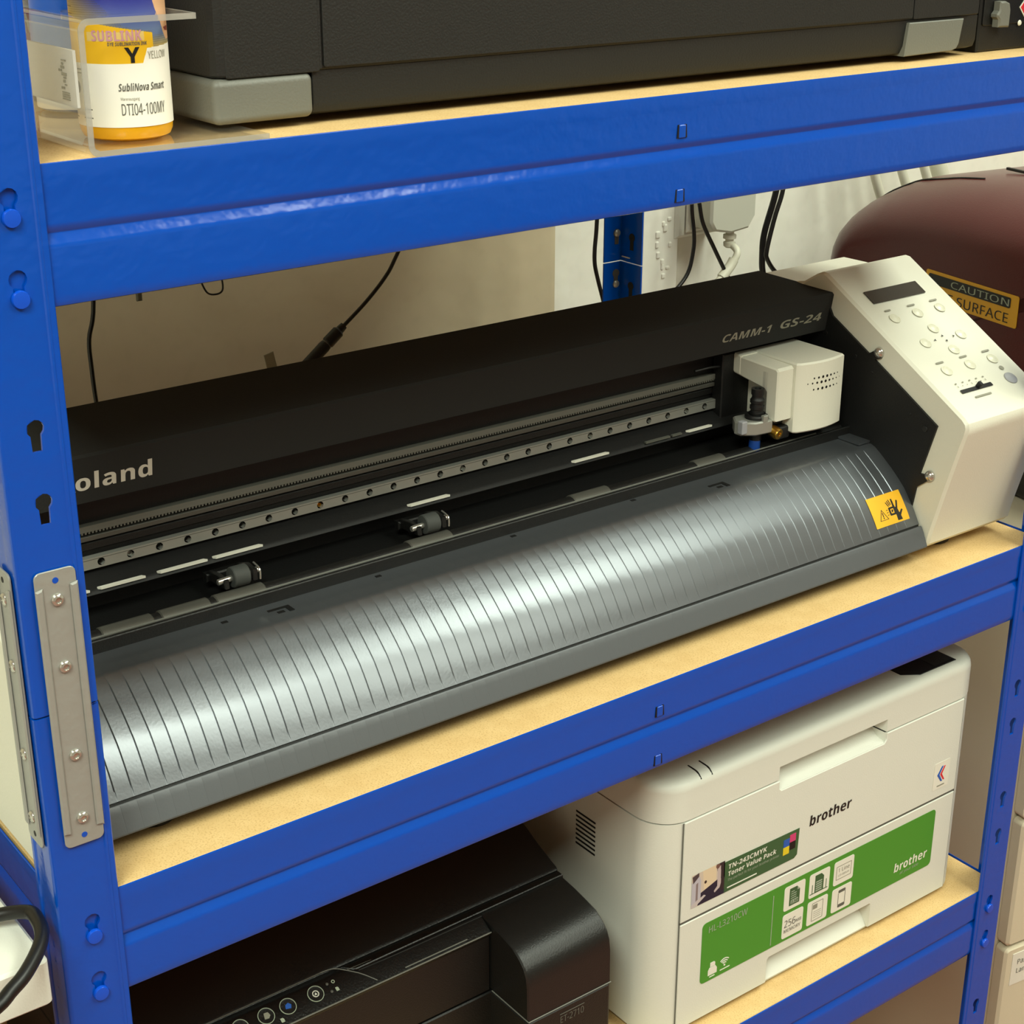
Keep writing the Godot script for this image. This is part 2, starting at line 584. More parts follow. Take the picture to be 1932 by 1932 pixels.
func splice_plate(t: Node3D, y0: float, y1: float) -> void:   # the galvanised strip that joins both halves of the post, on both flanges
	var ym := (y0 + y1) / 2
	for side in 2:
		var b := B.new()
		var w := 0.0226 if side == 0 else 0.0200
		var o := rrect(-w / 2, w / 2, y0, y1, 0.0035)
		b.ext(o, "z", 0.0, 0.0012, 0.0003)
		for s in [-1.0, 1.0]:      # the pressed ridges along both edges
			b.ext(P2([s * w * 0.5 - 0.0022 - s * 0.0018, y0 + 0.0095, s * w * 0.5 + 0.0022 - s * 0.0018, y0 + 0.0085, s * w * 0.5 + 0.0022 - s * 0.0018, y1 - 0.0085, s * w * 0.5 - 0.0022 - s * 0.0018, y1 - 0.0095]), "z", 0.0008, 0.0027, 0.0010)
		var tf := Transform3D(Basis(), Vector3(-0.0168, 0, 0.0008)) if side == 0 else Transform3D(Basis(Vector3.UP, -PI / 2), Vector3(-0.0372, 0, -0.0152))
		var pl := obj("joining_plate", b.turned(tf), M.galvanised, t)
		for y in [ym + 0.066, ym + 0.0271, ym - 0.0265, ym - 0.066]:
			var s := B.new().lathe(Vector3(0, y, 0.0012), Vector3(0, 0, 1), [[0.0036, 0], [0.0035, 0.0008], [0.0029, 0.0015], [0.0018, 0.0019], [0.0017, 0.0008], [0, 0.0008]], 14)
			obj("screw", s.turned(tf), M.chrome, pl)
		for y in [y1 - 0.0058, y0 + 0.0058]:
			var h := B.new().cyl(Vector3(0, y, 0.0009), Vector3(0, y, 0.00135), 0.0017, 12)
			obj("hole", h.turned(tf), M.blue_paint if side == 0 else M.matte_black, pl)


func beam_shape(l0: float, l1: float) -> B:    # runs along x, outer face at z = -0.002, top at y = 0
	return B.new().ext(P2([-0.0030, 0.0004, -0.0023, 0.0003, -0.0020, -0.0004, -0.0020, -0.0086, -0.0024, -0.0098, -0.0024, -0.0285, -0.0026, -0.0305, -0.0043, -0.0332, -0.0043, -0.0340, -0.0024, -0.0385, -0.0020, -0.0412,
		-0.0020, -0.0640, -0.0022, -0.0672, -0.0030, -0.0695, -0.0046, -0.0702, -0.0110, -0.0702, -0.0110, -0.0690, -0.0060, -0.0688, -0.0042, -0.0668, -0.0042, -0.0430, -0.0064, -0.0350, -0.0042, -0.0290, -0.0042, -0.0100, -0.0170, -0.0098, -0.0170, -0.0088, -0.0034, -0.0086]), "x", l0, l1)


func lock_tab(x: float, y: float) -> B:      # the pressed tab with a slit on either side
	var b := B.new()
	b.rbox(Vector3(x, y, -0.0020), Vector3(0.0056, 0.0080, 0.0014), 0.0006, 2)
	return b


func tab_slits(x: float, y: float) -> B:
	var b := B.new()
	for s in [-1.0, 1.0]:
		b.ext(P2([x + s * 0.0034 - 0.0008, y - 0.0040, x + s * 0.0034 + 0.0008, y - 0.0040, x + s * 0.0034 + 0.0008 - s * 0.0006, y + 0.0042, x + s * 0.0034 - 0.0008 - s * 0.0006, y + 0.0042]), "z", -0.0026, -0.00175)
	return b


func make_front_beam(y: float, label: String, rear := false) -> void:
	var t := thing("shelf_beam", label, "shelf beam", "long beams of the rack")
	obj("rail", beam_shape(-0.0325, W + 0.0325), M.blue_paint, t)
	for e in [-0.0174, W + 0.0174]:
		for dy in [-0.0190, -0.0585]:
			var pin := B.new().lathe(Vector3(e, dy - 0.0040, -0.003), Vector3(0, 0, 1), [[0.0021, 0], [0.0024, 0.0030], [0.0046, 0.0032], [0.0046, 0.0046], [0.0042, 0.0054], [0, 0.0058]], 16)
			obj("pin", pin, M.pin_paint, t)
	for dy in [-0.0226, -0.0628]:
		obj("lock_tab", lock_tab(0.4145, dy), M.blue_paint, t)
		obj("slit", tab_slits(0.4145, dy), M.matte_black, t)
	t.position.y = y
	if rear:
		t.rotation.y = PI
		t.position = Vector3(W, y, RZ + 0.001)


func make_side_beam(y: float, x: float, label: String) -> void:
	var t := thing("shelf_beam", label, "shelf beam", "short side beams of the rack")
	obj("rail", beam_shape(0.0045, -RZ - 0.004), M.blue_paint, t)
	var near := x < W / 2
	t.position = Vector3(x, y, RZ - 0.0 if near else 0.0)
	t.rotation.y = -PI / 2 if near else PI / 2
	if near: t.position.z = 0.0 + RZ * 0.0
	if near:
		t.rotation.y = -PI / 2
		t.position = Vector3(x, y, RZ)
	else:
		t.rotation.y = PI / 2
		t.position = Vector3(x, y, 0.0)


func make_rack() -> void:
	var lh := [-0.4631, -0.4236, -0.1681, -0.1287, -0.0528, -0.0133]
	lh.sort()
	lh = [-0.98, -0.94, -0.8159, -0.7764] + lh
	var pl := make_post("blue steel front upright with a galvanised joining strip, at the near end of the rack", lh, false, -0.288)
	splice_plate(pl, -0.3708, -0.2052)
	var rh := [-0.9355, -0.8963, -0.8159, -0.7764, -0.7028, -0.6628, -0.5864, -0.5476, -0.4631, -0.4236, -0.0528, -0.0133]
	make_post("blue steel front upright with open keyholes between the white printer and the cream drawer unit", rh, true, -0.288)
	# rear posts: the flange that faces the room, and the side flange
	for near in [true, false]:
		var t := thing("upright_post", "blue steel rear upright standing by the white wall, seen over the cutter" if not near else "blue steel rear upright behind the near end of the rack", "shelf post", "upright posts of the rack")
		for s in [[FL, -0.2760, "lower_section"], [-0.2748, 0.42, "upper_section"]]:
			var b := B.new()
			b.plate(-0.0255, 0.0, s[0], s[1], [], -0.0018, 0.0)
			b.ext(P2([-0.0022, 0.0, 0.0, 0.0, 0.0, 0.034, -0.0018, 0.034, -0.0018, 0.001]), "y", s[0], s[1])
			if near: x_mirror(b, 0.0)
			obj(s[2], b, M.blue_paint, t)
		if not near:
			for y in [-0.2440, -0.2975]:
				var up: float = 1.0 if y > -0.27 else -1.0
				var k := B.new()
				k.ext(keyhole(-0.0085, y), "z", 0.0, 0.0006) if up > 0 else k.ext(keyhole(-0.0085, y + 0.009), "z", 0.0, 0.0006)
				obj("keyhole", k, M.dull_steel, t)
				obj("rivet", B.new().lathe(Vector3(-0.0085, y + (0.0 if up > 0 else -0.003), 0.0004), Vector3(0, 0, 1), [[0.0042, 0], [0.0040, 0.0014], [0.0025, 0.0024], [0, 0.0027]], 14), M.steel, t)
				obj("keyhole", B.new().cyl(Vector3(-0.0018, y - 0.003, 0.018), Vector3(-0.0024, y - 0.003, 0.018), 0.0046, 12), M.cutter_black, t)
				obj("keyhole", B.new().box(Vector3(-0.0020, y - 0.011, 0.018), Vector3(0.0006, 0.012, 0.0055)), M.cutter_black, t)
			obj("edge_mark", B.new().box(Vector3(-0.0022, -0.2700, 0.009), Vector3(0.001, 0.0012, 0.013)), M.ink_white, t)
		t.position = Vector3(W + 0.0395 if not near else -0.0365, 0, RZ - 0.004)
	make_front_beam(0.0, "blue front beam of the top shelf, below the large black printer")
	make_front_beam(SH, "blue front beam of the middle shelf, below the cutter")
	make_front_beam(BS, "blue front beam of the bottom shelf, below the white printer")
	for a in [[0.0, "top"], [SH, "middle"], [BS, "bottom"]]:
		make_front_beam(a[0], "blue rear beam of the %s shelf, at the wall side" % a[1], true)
		make_side_beam(a[0], -0.0335, "blue side beam of the %s shelf, at the near end of the rack" % a[1])
		make_side_beam(a[0], W + 0.0335, "blue side beam of the %s shelf, at the far end by the drawer unit" % a[1])
		var t := obj("shelf_board", B.new().span(Vector3(-0.0285, a[0] - 0.0084, RZ + 0.006), Vector3(W + 0.0285, a[0] - 0.0004, -0.0044), 0.0006), M.board)
		tag(t, {"top": "brown hardboard shelf under the large black printer and the ink bottles", "middle": "brown hardboard shelf under the cutter", "bottom": "brown hardboard shelf under the white printer and the black printer"}[a[1]], "shelf board", "hardboard shelves of the rack")


# ---- the room ----
func make_room() -> void:
	var x0 := -3.2
	var x1 := 4.4
	var z1 := 6.0
	struct("floor", B.new().span(Vector3(x0, FL - 0.1, WZ - 0.1), Vector3(x1, FL - 0.003, z1)), M.grout)
	var fl := get_node("floor")
	var tile := B.new().box(Vector3.ZERO, Vector3(0.297, 0.012, 0.297), 0.0015).mesh()
	for i in 10:
		for k in 9:
			var o := MeshInstance3D.new()
			o.name = "tile"
			o.mesh = tile
			o.material_override = M.floor_tile
			o.position = Vector3(-0.95 + i * 0.3, FL - 0.006, -0.65 + k * 0.3)
			fl.add_child(o, true)
	var far := B.new()
	far.span(Vector3(x0, FL - 0.01, 2.0), Vector3(x1, FL - 0.0005, z1))
	far.span(Vector3(x0, FL - 0.01, WZ), Vector3(-1.1, FL - 0.0005, 2.0))
	far.span(Vector3(1.9, FL - 0.01, WZ), Vector3(x1, FL - 0.0005, 2.0))
	stuff(obj("tile", far, M.floor_tile, fl))
	struct("ceiling", B.new().span(Vector3(x0, CE, WZ - 0.1), Vector3(x1, CE + 0.1, z1)), M.ceiling_paint)
	struct("wall_back", B.new().span(Vector3(x0, FL, WZ - 0.1), Vector3(x1, CE, WZ)), M.wall_paint)
	struct("wall_left", B.new().span(Vector3(x0 - 0.1, FL, WZ - 0.1), Vector3(x0, CE, z1)), M.wall_paint)
	struct("wall_right", B.new().span(Vector3(x1, FL, WZ - 0.1), Vector3(x1 + 0.1, CE, z1)), M.wall_paint)
	struct("wall_front", B.new().span(Vector3(x0, FL, z1), Vector3(x1, CE, z1 + 0.1)), M.wall_paint)
	# the wall stands forward behind the rack, and a painted batten beside the rear upright
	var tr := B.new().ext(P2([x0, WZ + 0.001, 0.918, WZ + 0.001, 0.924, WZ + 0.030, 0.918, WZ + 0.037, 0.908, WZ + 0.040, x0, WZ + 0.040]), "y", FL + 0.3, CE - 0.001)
	struct("trim_1", tr, M.shaded_wall_paint)
	var bt := struct("trim_2", B.new().span(Vector3(1.064, FL, WZ), Vector3(1.128, CE - 0.001, WZ + 0.030), 0.003), M.wall_paint)
	var rng := RandomNumberGenerator.new()
	rng.seed = 4
	for i in 11:
		var c := Vector3(1.100 + rng.randf_range(-0.012, 0.012), -0.29 - i * 0.0075 + rng.randf_range(-0.004, 0.004), WZ + 0.030)
		obj("paint_blob", B.new().rbox(c, Vector3(rng.randf_range(0.004, 0.008), rng.randf_range(0.004, 0.010), 0.004), 0.0019, 3), M.wall_paint, bt)


func lights() -> void:
	for a in [[0.85, 1.55, 0.46, "over the aisle before the rack"], [1.90, 2.4, 0.36, "out in the room towards the far end"], [-1.1, 1.25, 1.25, "over the near end of the rack"], [1.65, 0.40, 0.62, "unseen and added to brighten the wall by the heat press"]]:  # the last panel is unseen, added to brighten the wall at the right
		var t := thing("ceiling_lamp", "flat white ceiling light panel " + a[3], "ceiling light", "ceiling light panels")
		t.position = Vector3(a[0], CE, a[1])
		var w := 0.6
		obj("frame", B.new().box(Vector3(0, -0.006, 0), Vector3(w + 0.04, 0.012, 1.24), 0.002), M.white_plastic, t)
		obj("lamp_panel", B.new().box(Vector3(0, -0.0135, 0), Vector3(w, 0.003, 1.20)), M.lamp_panel, t)
		var l := AreaLight3D.new()
		l.name = "panel_light"
		l.area_size = Vector2(w, 1.2)
		l.rotation.x = -PI / 2
		l.position = Vector3(0, -0.03, 0)
		l.light_color = Color(0.955, 1.0, 0.93)
		l.light_energy = 6.2 * a[2]
		l.area_range = 12.0
		l.area_attenuation = 2.0
		l.shadow_enabled = true
		t.add_child(l)


# ---- things beside and behind the rack ----
func cable(called: String, pts: Array, r: float, m: Material, label: String, group := "") -> MeshInstance3D:
	return tag(obj(called, B.new().tube(pts, r), m), label, "cable", group)


func make_rear() -> void:
	cable("power_cable", [Vector3(0.226, -0.12, -0.5), Vector3(0.2225, -0.2061, -0.5), Vector3(0.2157, -0.2358, -0.5), Vector3(0.2152, -0.2586, -0.5), Vector3(0.2166, -0.2953, -0.5), Vector3(0.222, -0.36, -0.5), Vector3(0.24, -0.40, -0.5), Vector3(0.30, -0.4065, -0.5)], 0.0019, M.cable_black, "thin black cable hanging straight down behind the cutter, nearest the front upright")
	var t := thing("adapter_cable", "black lead with a barrel connector joined in its middle, slanting down behind the cutter", "cable")
	obj("lead", B.new().tube([Vector3(0.56, -0.10, -0.5), Vector3(0.545, -0.165, -0.5), Vector3(0.5197, -0.2104, -0.5), Vector3(0.5074, -0.2272, -0.5), Vector3(0.4863, -0.2466, -0.5), Vector3(0.4600, -0.2663, -0.5)], 0.0019, 10), M.cable_black, t)
	var d := (Vector3(0.4378, -0.2829, -0.5) - Vector3(0.4596, -0.2665, -0.5)).normalized()
	var a := Vector3(0.4616, -0.2650, -0.5)
	obj("plug", B.new().lathe(a, d, [[0, 0], [0.0035, 0], [0.0040, 0.004], [0.0040, 0.006], [0.0058, 0.008], [0.0060, 0.022], [0.0050, 0.0235], [0, 0.0235]], 16), M.rubber, t)
	obj("plug_ring", B.new().cyl(a + d * 0.0236, a + d * 0.0246, 0.0052, 16), M.dull_steel, t)
	obj("socket", B.new().lathe(a + d * 0.0246, d, [[0, 0], [0.0054, 0], [0.0058, 0.003], [0.0056, 0.028], [0.0030, 0.034], [0.0022, 0.05], [0, 0.05]], 16), M.rubber, t)
	obj("lead", B.new().tube([a + d * 0.07, a + d * 0.10, Vector3(0.37, -0.37, -0.5), Vector3(0.35, -0.4065, -0.5)], 0.0019), M.cable_black, t)
	var tagm := obj("cable_tag", B.new().box(Vector3.ZERO, Vector3(0.0105, 0.05, 0.0012), 0.0003).turned(Transform3D(Basis(Vector3.BACK, 0.20), Vector3(0.4135, -0.3185, -0.55))), M.mark_grey)
	tag(tagm, "small grey paper cable tag standing up behind the cutter", "tag")
	cable("loose_loop", [Vector3(0.365, -0.215, -0.6), Vector3(0.3712, -0.2343, -0.6), Vector3(0.3772, -0.2427, -0.6), Vector3(0.3882, -0.2433, -0.6), Vector3(0.3915, -0.2362, -0.6), Vector3(0.388, -0.215, -0.6)], 0.0009, M.cable_black, "thin dark wire loop peeping out below the top shelf beam")
	tag(obj("cable_clip", B.new().box(Vector3(0.285, -0.2185, -0.55), Vector3(0.005, 0.012, 0.004), 0.001), M.ink_grey), "tiny dark clip peeping out below the top shelf beam", "clip")
	# by the white wall at the far end
	var z := -0.72
	var k := 1.0
	var S := func(x: float, y: float, dz := 0.0) -> Vector3:     # a point seen at (x, y) on the plane z = -0.62, moved back along its sight line
		var c := Vector3(-0.2875, 0.1359, 0.7559)
		var q := Vector3(x, y, -0.62)
		return c + (q - c) * ((z + dz - c.z) / (q.z - c.z))
	cable("power_cable", [S.call(0.8660, -0.19), S.call(0.8635, -0.2462), S.call(0.8615, -0.27), S.call(0.8622, -0.2879), S.call(0.8680, -0.3083), S.call(0.8740, -0.3263), S.call(0.885, -0.36)], 0.0026, M.cable_black, "thin black cable hanging just beside the rear upright")
	cable("power_cable", [S.call(1.004, -0.20), S.call(1.0071, -0.2430), S.call(1.0118, -0.27), S.call(1.0122, -0.2904), S.call(1.0045, -0.3181), S.call(0.9828, -0.3380), S.call(0.955, -0.355)], 0.0026, M.cable_black, "thin black cable bowing towards the rear upright in front of the painted batten")
	cable("power_cable", [S.call(1.012, -0.21), S.call(1.0195, -0.2414), S.call(1.0262, -0.2625), S.call(1.0442, -0.2915), S.call(1.0698, -0.3305), S.call(1.085, -0.352)], 0.0027, M.cable_black, "thin black cable slanting behind the white plug lead")
	cable("power_cable", [S.call(1.1470, -0.215), S.call(1.1432, -0.2423), S.call(1.1290, -0.2846), S.call(1.1270, -0.31), S.call(1.1310, -0.3379), S.call(1.15, -0.36)], 0.0042, M.cable_black, "thicker black cable of the crossing pair beside the white plug")
	cable("power_cable", [S.call(1.1590, -0.215, 0.02), S.call(1.1550, -0.2418, 0.02), S.call(1.1446, -0.27, 0.02), S.call(1.1346, -0.3078, 0.02), S.call(1.1365, -0.32, 0.02), S.call(1.1512, -0.3372, 0.02), S.call(1.175, -0.355, 0.02)], 0.0030, M.cable_black, "thinner black cable of the crossing pair beside the white plug")
	var so := thing("wall_socket", "white surface box of a wall socket behind the white plug", "socket")
	obj("back_box", B.new().span(S.call(1.023, -0.20) * Vector3(1, 1, 0) + Vector3(0, 0, WZ), S.call(1.105, -0.2875) * Vector3(1, 1, 0) + Vector3(0, 0, WZ + 0.035), 0.004), M.printer_white, so)
	obj("face_plate", B.new().span(S.call(1.035, -0.18) * Vector3(1, 1, 0) + Vector3(0, 0, WZ + 0.035), S.call(1.085, -0.280) * Vector3(1, 1, 0) + Vector3(0, 0, WZ + 0.043), 0.003), M.printer_white, so)
	var pg := thing("power_plug", "white plug with a ribbed strain relief hanging from the wall socket", "plug")
	var pc: Vector3 = S.call(1.085, -0.2500, 0.02)
	obj("body", B.new().ext(P2([pc.x - 0.034, pc.y + 0.06, pc.x - 0.034, pc.y - 0.018, pc.x - 0.026, pc.y - 0.030, pc.x + 0.002, pc.y - 0.036, pc.x + 0.034, pc.y - 0.033, pc.x + 0.045, pc.y - 0.018, pc.x + 0.045, pc.y + 0.06]), "z", WZ + 0.043, WZ + 0.085, 0.003), M.plug_white, pg)
	var q: Vector3 = Vector3(pc.x + 0.020, pc.y - 0.034, WZ + 0.064)
	obj("strain_relief", B.new().lathe(q, Vector3(0, -1, 0), [[0.008, 0], [0.008, 0.004], [0.0055, 0.005], [0.0055, 0.008], [0.0085, 0.009], [0.0085, 0.014], [0.0055, 0.015], [0.0055, 0.018], [0.0080, 0.019], [0.0075, 0.024], [0.005, 0.026], [0, 0.026]], 16), M.cable_white, pg)
	obj("lead", B.new().tube([q + Vector3(0, -0.02, 0), S.call(1.0845, -0.3040, 0.0), S.call(1.0730, -0.3200, 0.0), S.call(1.0552, -0.3348, 0.0), S.call(1.030, -0.355, 0.0)], 0.0046), M.cable_white, pg)
	obj("lead_sleeve", B.new().tube([S.call(1.0790, -0.3120, 0.0), S.call(1.0730, -0.3200, 0.0), S.call(1.0600, -0.3315, 0.0)], 0.0066), M.cable_white, pg)
	# the bundle of white cables by the wall above the heat press
	var w0 := S.call(1.345, -0.20) as Vector3
	for i in 4:
		var o := [Vector3(0, 0, 0), Vector3(0.03, 0.01, 0.01), Vector3(-0.05, -0.01, 0.0), Vector3(0.075, 0.01, -0.005)][i] as Vector3
		cable("white_cable", [w0 + o + Vector3(0.01, 0.12, 0), w0 + o + Vector3(0.0, 0.05, 0), w0 + o + Vector3(0.005, -0.01, 0.01), w0 + o + Vector3(0.03, -0.07, 0.015), w0 + o + Vector3(0.075, -0.13, 0.01), w0 + o + Vector3(0.09, -0.2, 0)], 0.0065 if i < 3 else 0.012, M.cable_white, ["white cable in the hanging bundle above the maroon press, nearest the middle", "white cable in the hanging bundle above the maroon press, beside the thick one", "white cable in the hanging bundle above the maroon press, nearest the plug", "thickest white cable in the hanging bundle above the maroon press"][i])


func heat_press() -> void:
	var t := thing("heat_press", "maroon heat press with a yellow caution label standing behind the cutter, beyond the rack", "heat press")
	var turn := Basis(Vector3.UP, deg_to_rad(-9.4))      # local x: away from the rack, local z: to the front
	var o := Vector3(1.2035, 0, -0.3)
	t.transform = Transform3D(turn, o + Vector3(0, -0.56, 0))
	var y0 := 0.56
	# hood: the side outline (z, y) with one large rounded rear corner, its left edge well rounded
	var side := P2([-0.392, -0.500, -0.390, -0.380, -0.387, -0.345, -0.381, -0.3135, -0.370, -0.292, -0.352, -0.2735, -0.328, -0.257, -0.300, -0.2436, -0.268, -0.231, -0.236, -0.2246, -0.200, -0.2175, -0.160, -0.2120, -0.110, -0.2080, 0.160, -0.2020, 0.178, -0.2070, 0.190, -0.2180, 0.194, -0.2350, 0.194, -0.500])
	var rows := []
	for e in [0, 1]:
		for k in 11:
			var g := deg_to_rad(90.0 * k / 10)
			var rs := 0.12 if e == 0 else 0.05
			var ins := 0.07 * (1.0 - sin(g)) if e == 0 else 0.05 * (1.0 - cos(g))
			var sx := rs * (1.0 - cos(g)) if e == 0 else 0.44 - rs * (1.0 - sin(g))
			var row := PackedVector3Array()
			for i in side.size():
				var n0 := (side[i] - side[(i + side.size() - 1) % side.size()]).normalized()
				var n1 := (side[(i + 1) % side.size()] - side[i]).normalized()
				var m := Vector2(n0.y, -n0.x) + Vector2(n1.y, -n1.x)
				var q := side[i] + m / maxf(m.length_squared(), 1.0) * 2.0 * ins
				row.append(Vector3(sx, q.y + y0, q.x))
			rows.append(row)
	var hb := B.new()
	hb.grid(rows, true)
	for e in [0, rows.size() - 1]:
		var cen := Vector3(rows[e][0].x, -0.36 + y0, -0.08)
		for i in side.size():
			if e == 0: hb.tri(cen, rows[e][(i + 1) % side.size()], rows[e][i])
			else: hb.tri(cen, rows[e][i], rows[e][(i + 1) % side.size()])
	obj("hood", hb, M.maroon, t, 50.0)
	var seam := []
	for i in range(2, 12): seam.append(rows[8][i] + Vector3(-0.0006, 0.0004, -0.0004))
	obj("seam", B.new().tube(seam, 0.0010, 6, 3), M.ink_black, t)
	for k in 8:
		obj("vent_slot", B.new().box(Vector3(0.125 + 0.022 * k, -0.2080 + y0, -0.13 + 0.012 * k), Vector3(0.004, 0.003, 0.08), 0.001).turned(Transform3D()), M.ink_black, t)
	var lb := obj("caution_label", B.new().ext(rrect(-0.152, -0.0008, -0.3480 + y0, -0.3117 + y0, 0.0025), "z", 0, 0.0006).turned(Transform3D(Basis(Vector3.UP, -PI / 2), Vector3(-0.0002, 0, 0))), M.caution_yellow, t)
	obj("bar", B.new().ext(rrect(-0.147, -0.0125, -0.3275 + y0, -0.3155 + y0, 0.002), "z", 0, 0.0003).turned(Transform3D(Basis(Vector3.UP, -PI / 2), Vector3(-0.0009, 0, 0))), M.ink_black, lb)
	text("lettering", "CAUTION", M.ink_pale, lb, Vector3(-0.0014, -0.3255 + y0, -0.1085), Vector3(0, 0, 1), Vector3.UP, 0.0078, 0.094)
	text("lettering", "HOT SURFACE", M.ink_black, lb, Vector3(-0.0011, -0.3445 + y0, -0.1435), Vector3(0, 0, 1), Vector3.UP, 0.0108, 0.1295)
	obj("platen", B.new().rbox(Vector3(0.24, 0.022, 0.0), Vector3(0.40, 0.044, 0.50), 0.012, 3), M.black_plastic, t)
	obj("column", B.new().rbox(Vector3(0.24, 0.10, -0.24), Vector3(0.16, 0.2, 0.10), 0.012, 3), M.matte_black, t)
	for k in 6:
		var p := Vector3(0.035 + 0.004 * k, -0.2175 + y0 + 0.0022 * k, 0.02 - 0.0 * k)
		obj("print_mark", B.new().box(Vector3(0.040 + 0.010 * k, -0.2195 + y0 + 0.0030 * k, 0.085 - 0.004 * k), Vector3(0.007, 0.004, 0.006), 0.001), M.ink_black, t)


func drawer_unit() -> void:
	var t := thing("drawer_unit", "cream drawer unit with white paper labels beyond the far front upright", "drawers")
	var turn := Basis(Vector3.UP, deg_to_rad(-8.0))
	t.transform = Transform3D(turn, Vector3(1.03, FL, -0.1))
	var h := -0.562 - FL
	obj("carcass", B.new().span(Vector3(0, 0.03, -0.68), Vector3(0.5, h, -0.012), 0.004), M.cream_plastic, t)
	obj("plinth", B.new().span(Vector3(0.02, 0, -0.66), Vector3(0.48, 0.03, -0.03)), M.grey_plastic, t)
	var tops := [h - 0.004, -0.8125 - FL, -0.975 - FL, -1.138 - FL]
	var bots := [-0.8105 - FL, -0.9735 - FL, -1.1365 - FL, 0.035]
	for i in 4:
		var d := obj("drawer", B.new().ext(rrect(0.0, 0.5, bots[i] + 0.0005, tops[i] - 0.001, 0.006), "z", -0.012, 0.006, 0.003), M.cream_plastic, t)
		if i == 1 or i == 2:
			var y: float = tops[i] - 0.010
			obj("label_card", B.new().ext(P2([0.011, y - 0.042, 0.10, y - 0.042, 0.10, y, 0.011, y]), "z", 0.0058, 0.0066), M.label_white, d)
			for r in [["Post" if i == 1 else "Passport", 0.0155], ["Keys" if i == 1 else "Lamination &", 0.0275]]:
				text("lettering", r[0], M.ink_grey, d, Vector3(0.019, y - r[1], 0.0069), Vector3.RIGHT, Vector3.UP, 0.0065)
		obj("grip", B.new().rbox(Vector3(0.25, tops[i] - 0.02, 0.010), Vector3(0.14, 0.014, 0.016), 0.005, 3), M.cream_plastic, d)


func desk() -> void:
	var t := thing("desk", "white desk with a rounded slab top beside the near end of the rack", "desk")
	obj("tabletop", B.new().ext(rrect(-1.35, -0.0500, -0.70, 0.0170, 0.004), "y", -0.4545, -0.4240, 0.002), M.printer_white, t)
	for p in [[-0.12, -0.10], [-1.28, -0.10], [-1.28, -0.62], [-0.12, -0.62]]:
		obj("leg", B.new().span(Vector3(p[0] - 0.02, FL, p[1] - 0.02), Vector3(p[0] + 0.02, -0.4545, p[1] + 0.02), 0.003), M.matte_black, t)
	cable("desk_cable", [Vector3(-0.30, -0.4195, -0.07), Vector3(-0.15, -0.4195, -0.045), Vector3(-0.075, -0.416, -0.030), Vector3(-0.0500, -0.412, -0.0155), Vector3(-0.0475, -0.411, -0.0015), Vector3(-0.0515, -0.412, 0.0136), Vector3(-0.0630, -0.414, 0.0281), Vector3(-0.0780, -0.416, 0.040), Vector3(-0.105, -0.4195, 0.050), Vector3(-0.20, -0.4195, 0.06)], 0.0041, M.cable_black, "thick glossy black cable looped on the white desk")


# ---- the vinyl cutter ----
const XA := -0.017       # left end of the black middle, XB its right end plate
const XB := 0.737
const APRON := [-0.1244, 0.0857, -0.0984, 0.0854, -0.0938, 0.0838, -0.0879, 0.0801, -0.0835, 0.0770, -0.0791, 0.0738, -0.0742, 0.0703, -0.0693, 0.0663, -0.0644, 0.0621, -0.0595, 0.0576, -0.0553, 0.0525, -0.0512, 0.0469, -0.0472, 0.0410, -0.0445, 0.0364, -0.0409, 0.0305]


func cutter_end(x0: float, x1: float, t: Node3D) -> void:   # the white end housing
	var p := P2([-0.2450, 0.0120, -0.2450, 0.1985, -0.2400, 0.2045, -0.2000, 0.2050, -0.1900, 0.2075, -0.1760, 0.2165, -0.1690, 0.2196, -0.1640, 0.2192, -0.0090, 0.1312, -0.0050, 0.1275, -0.0038, 0.1230, -0.0050, 0.1170, -0.0130, 0.0880, -0.0200, 0.0617, -0.0290, 0.0260, -0.0310, 0.0150, -0.0345, 0.0112])
	obj("end_housing", B.new().ext(p, "x", x0, x1, 0.0022), M.white_plastic, t, 30.0)


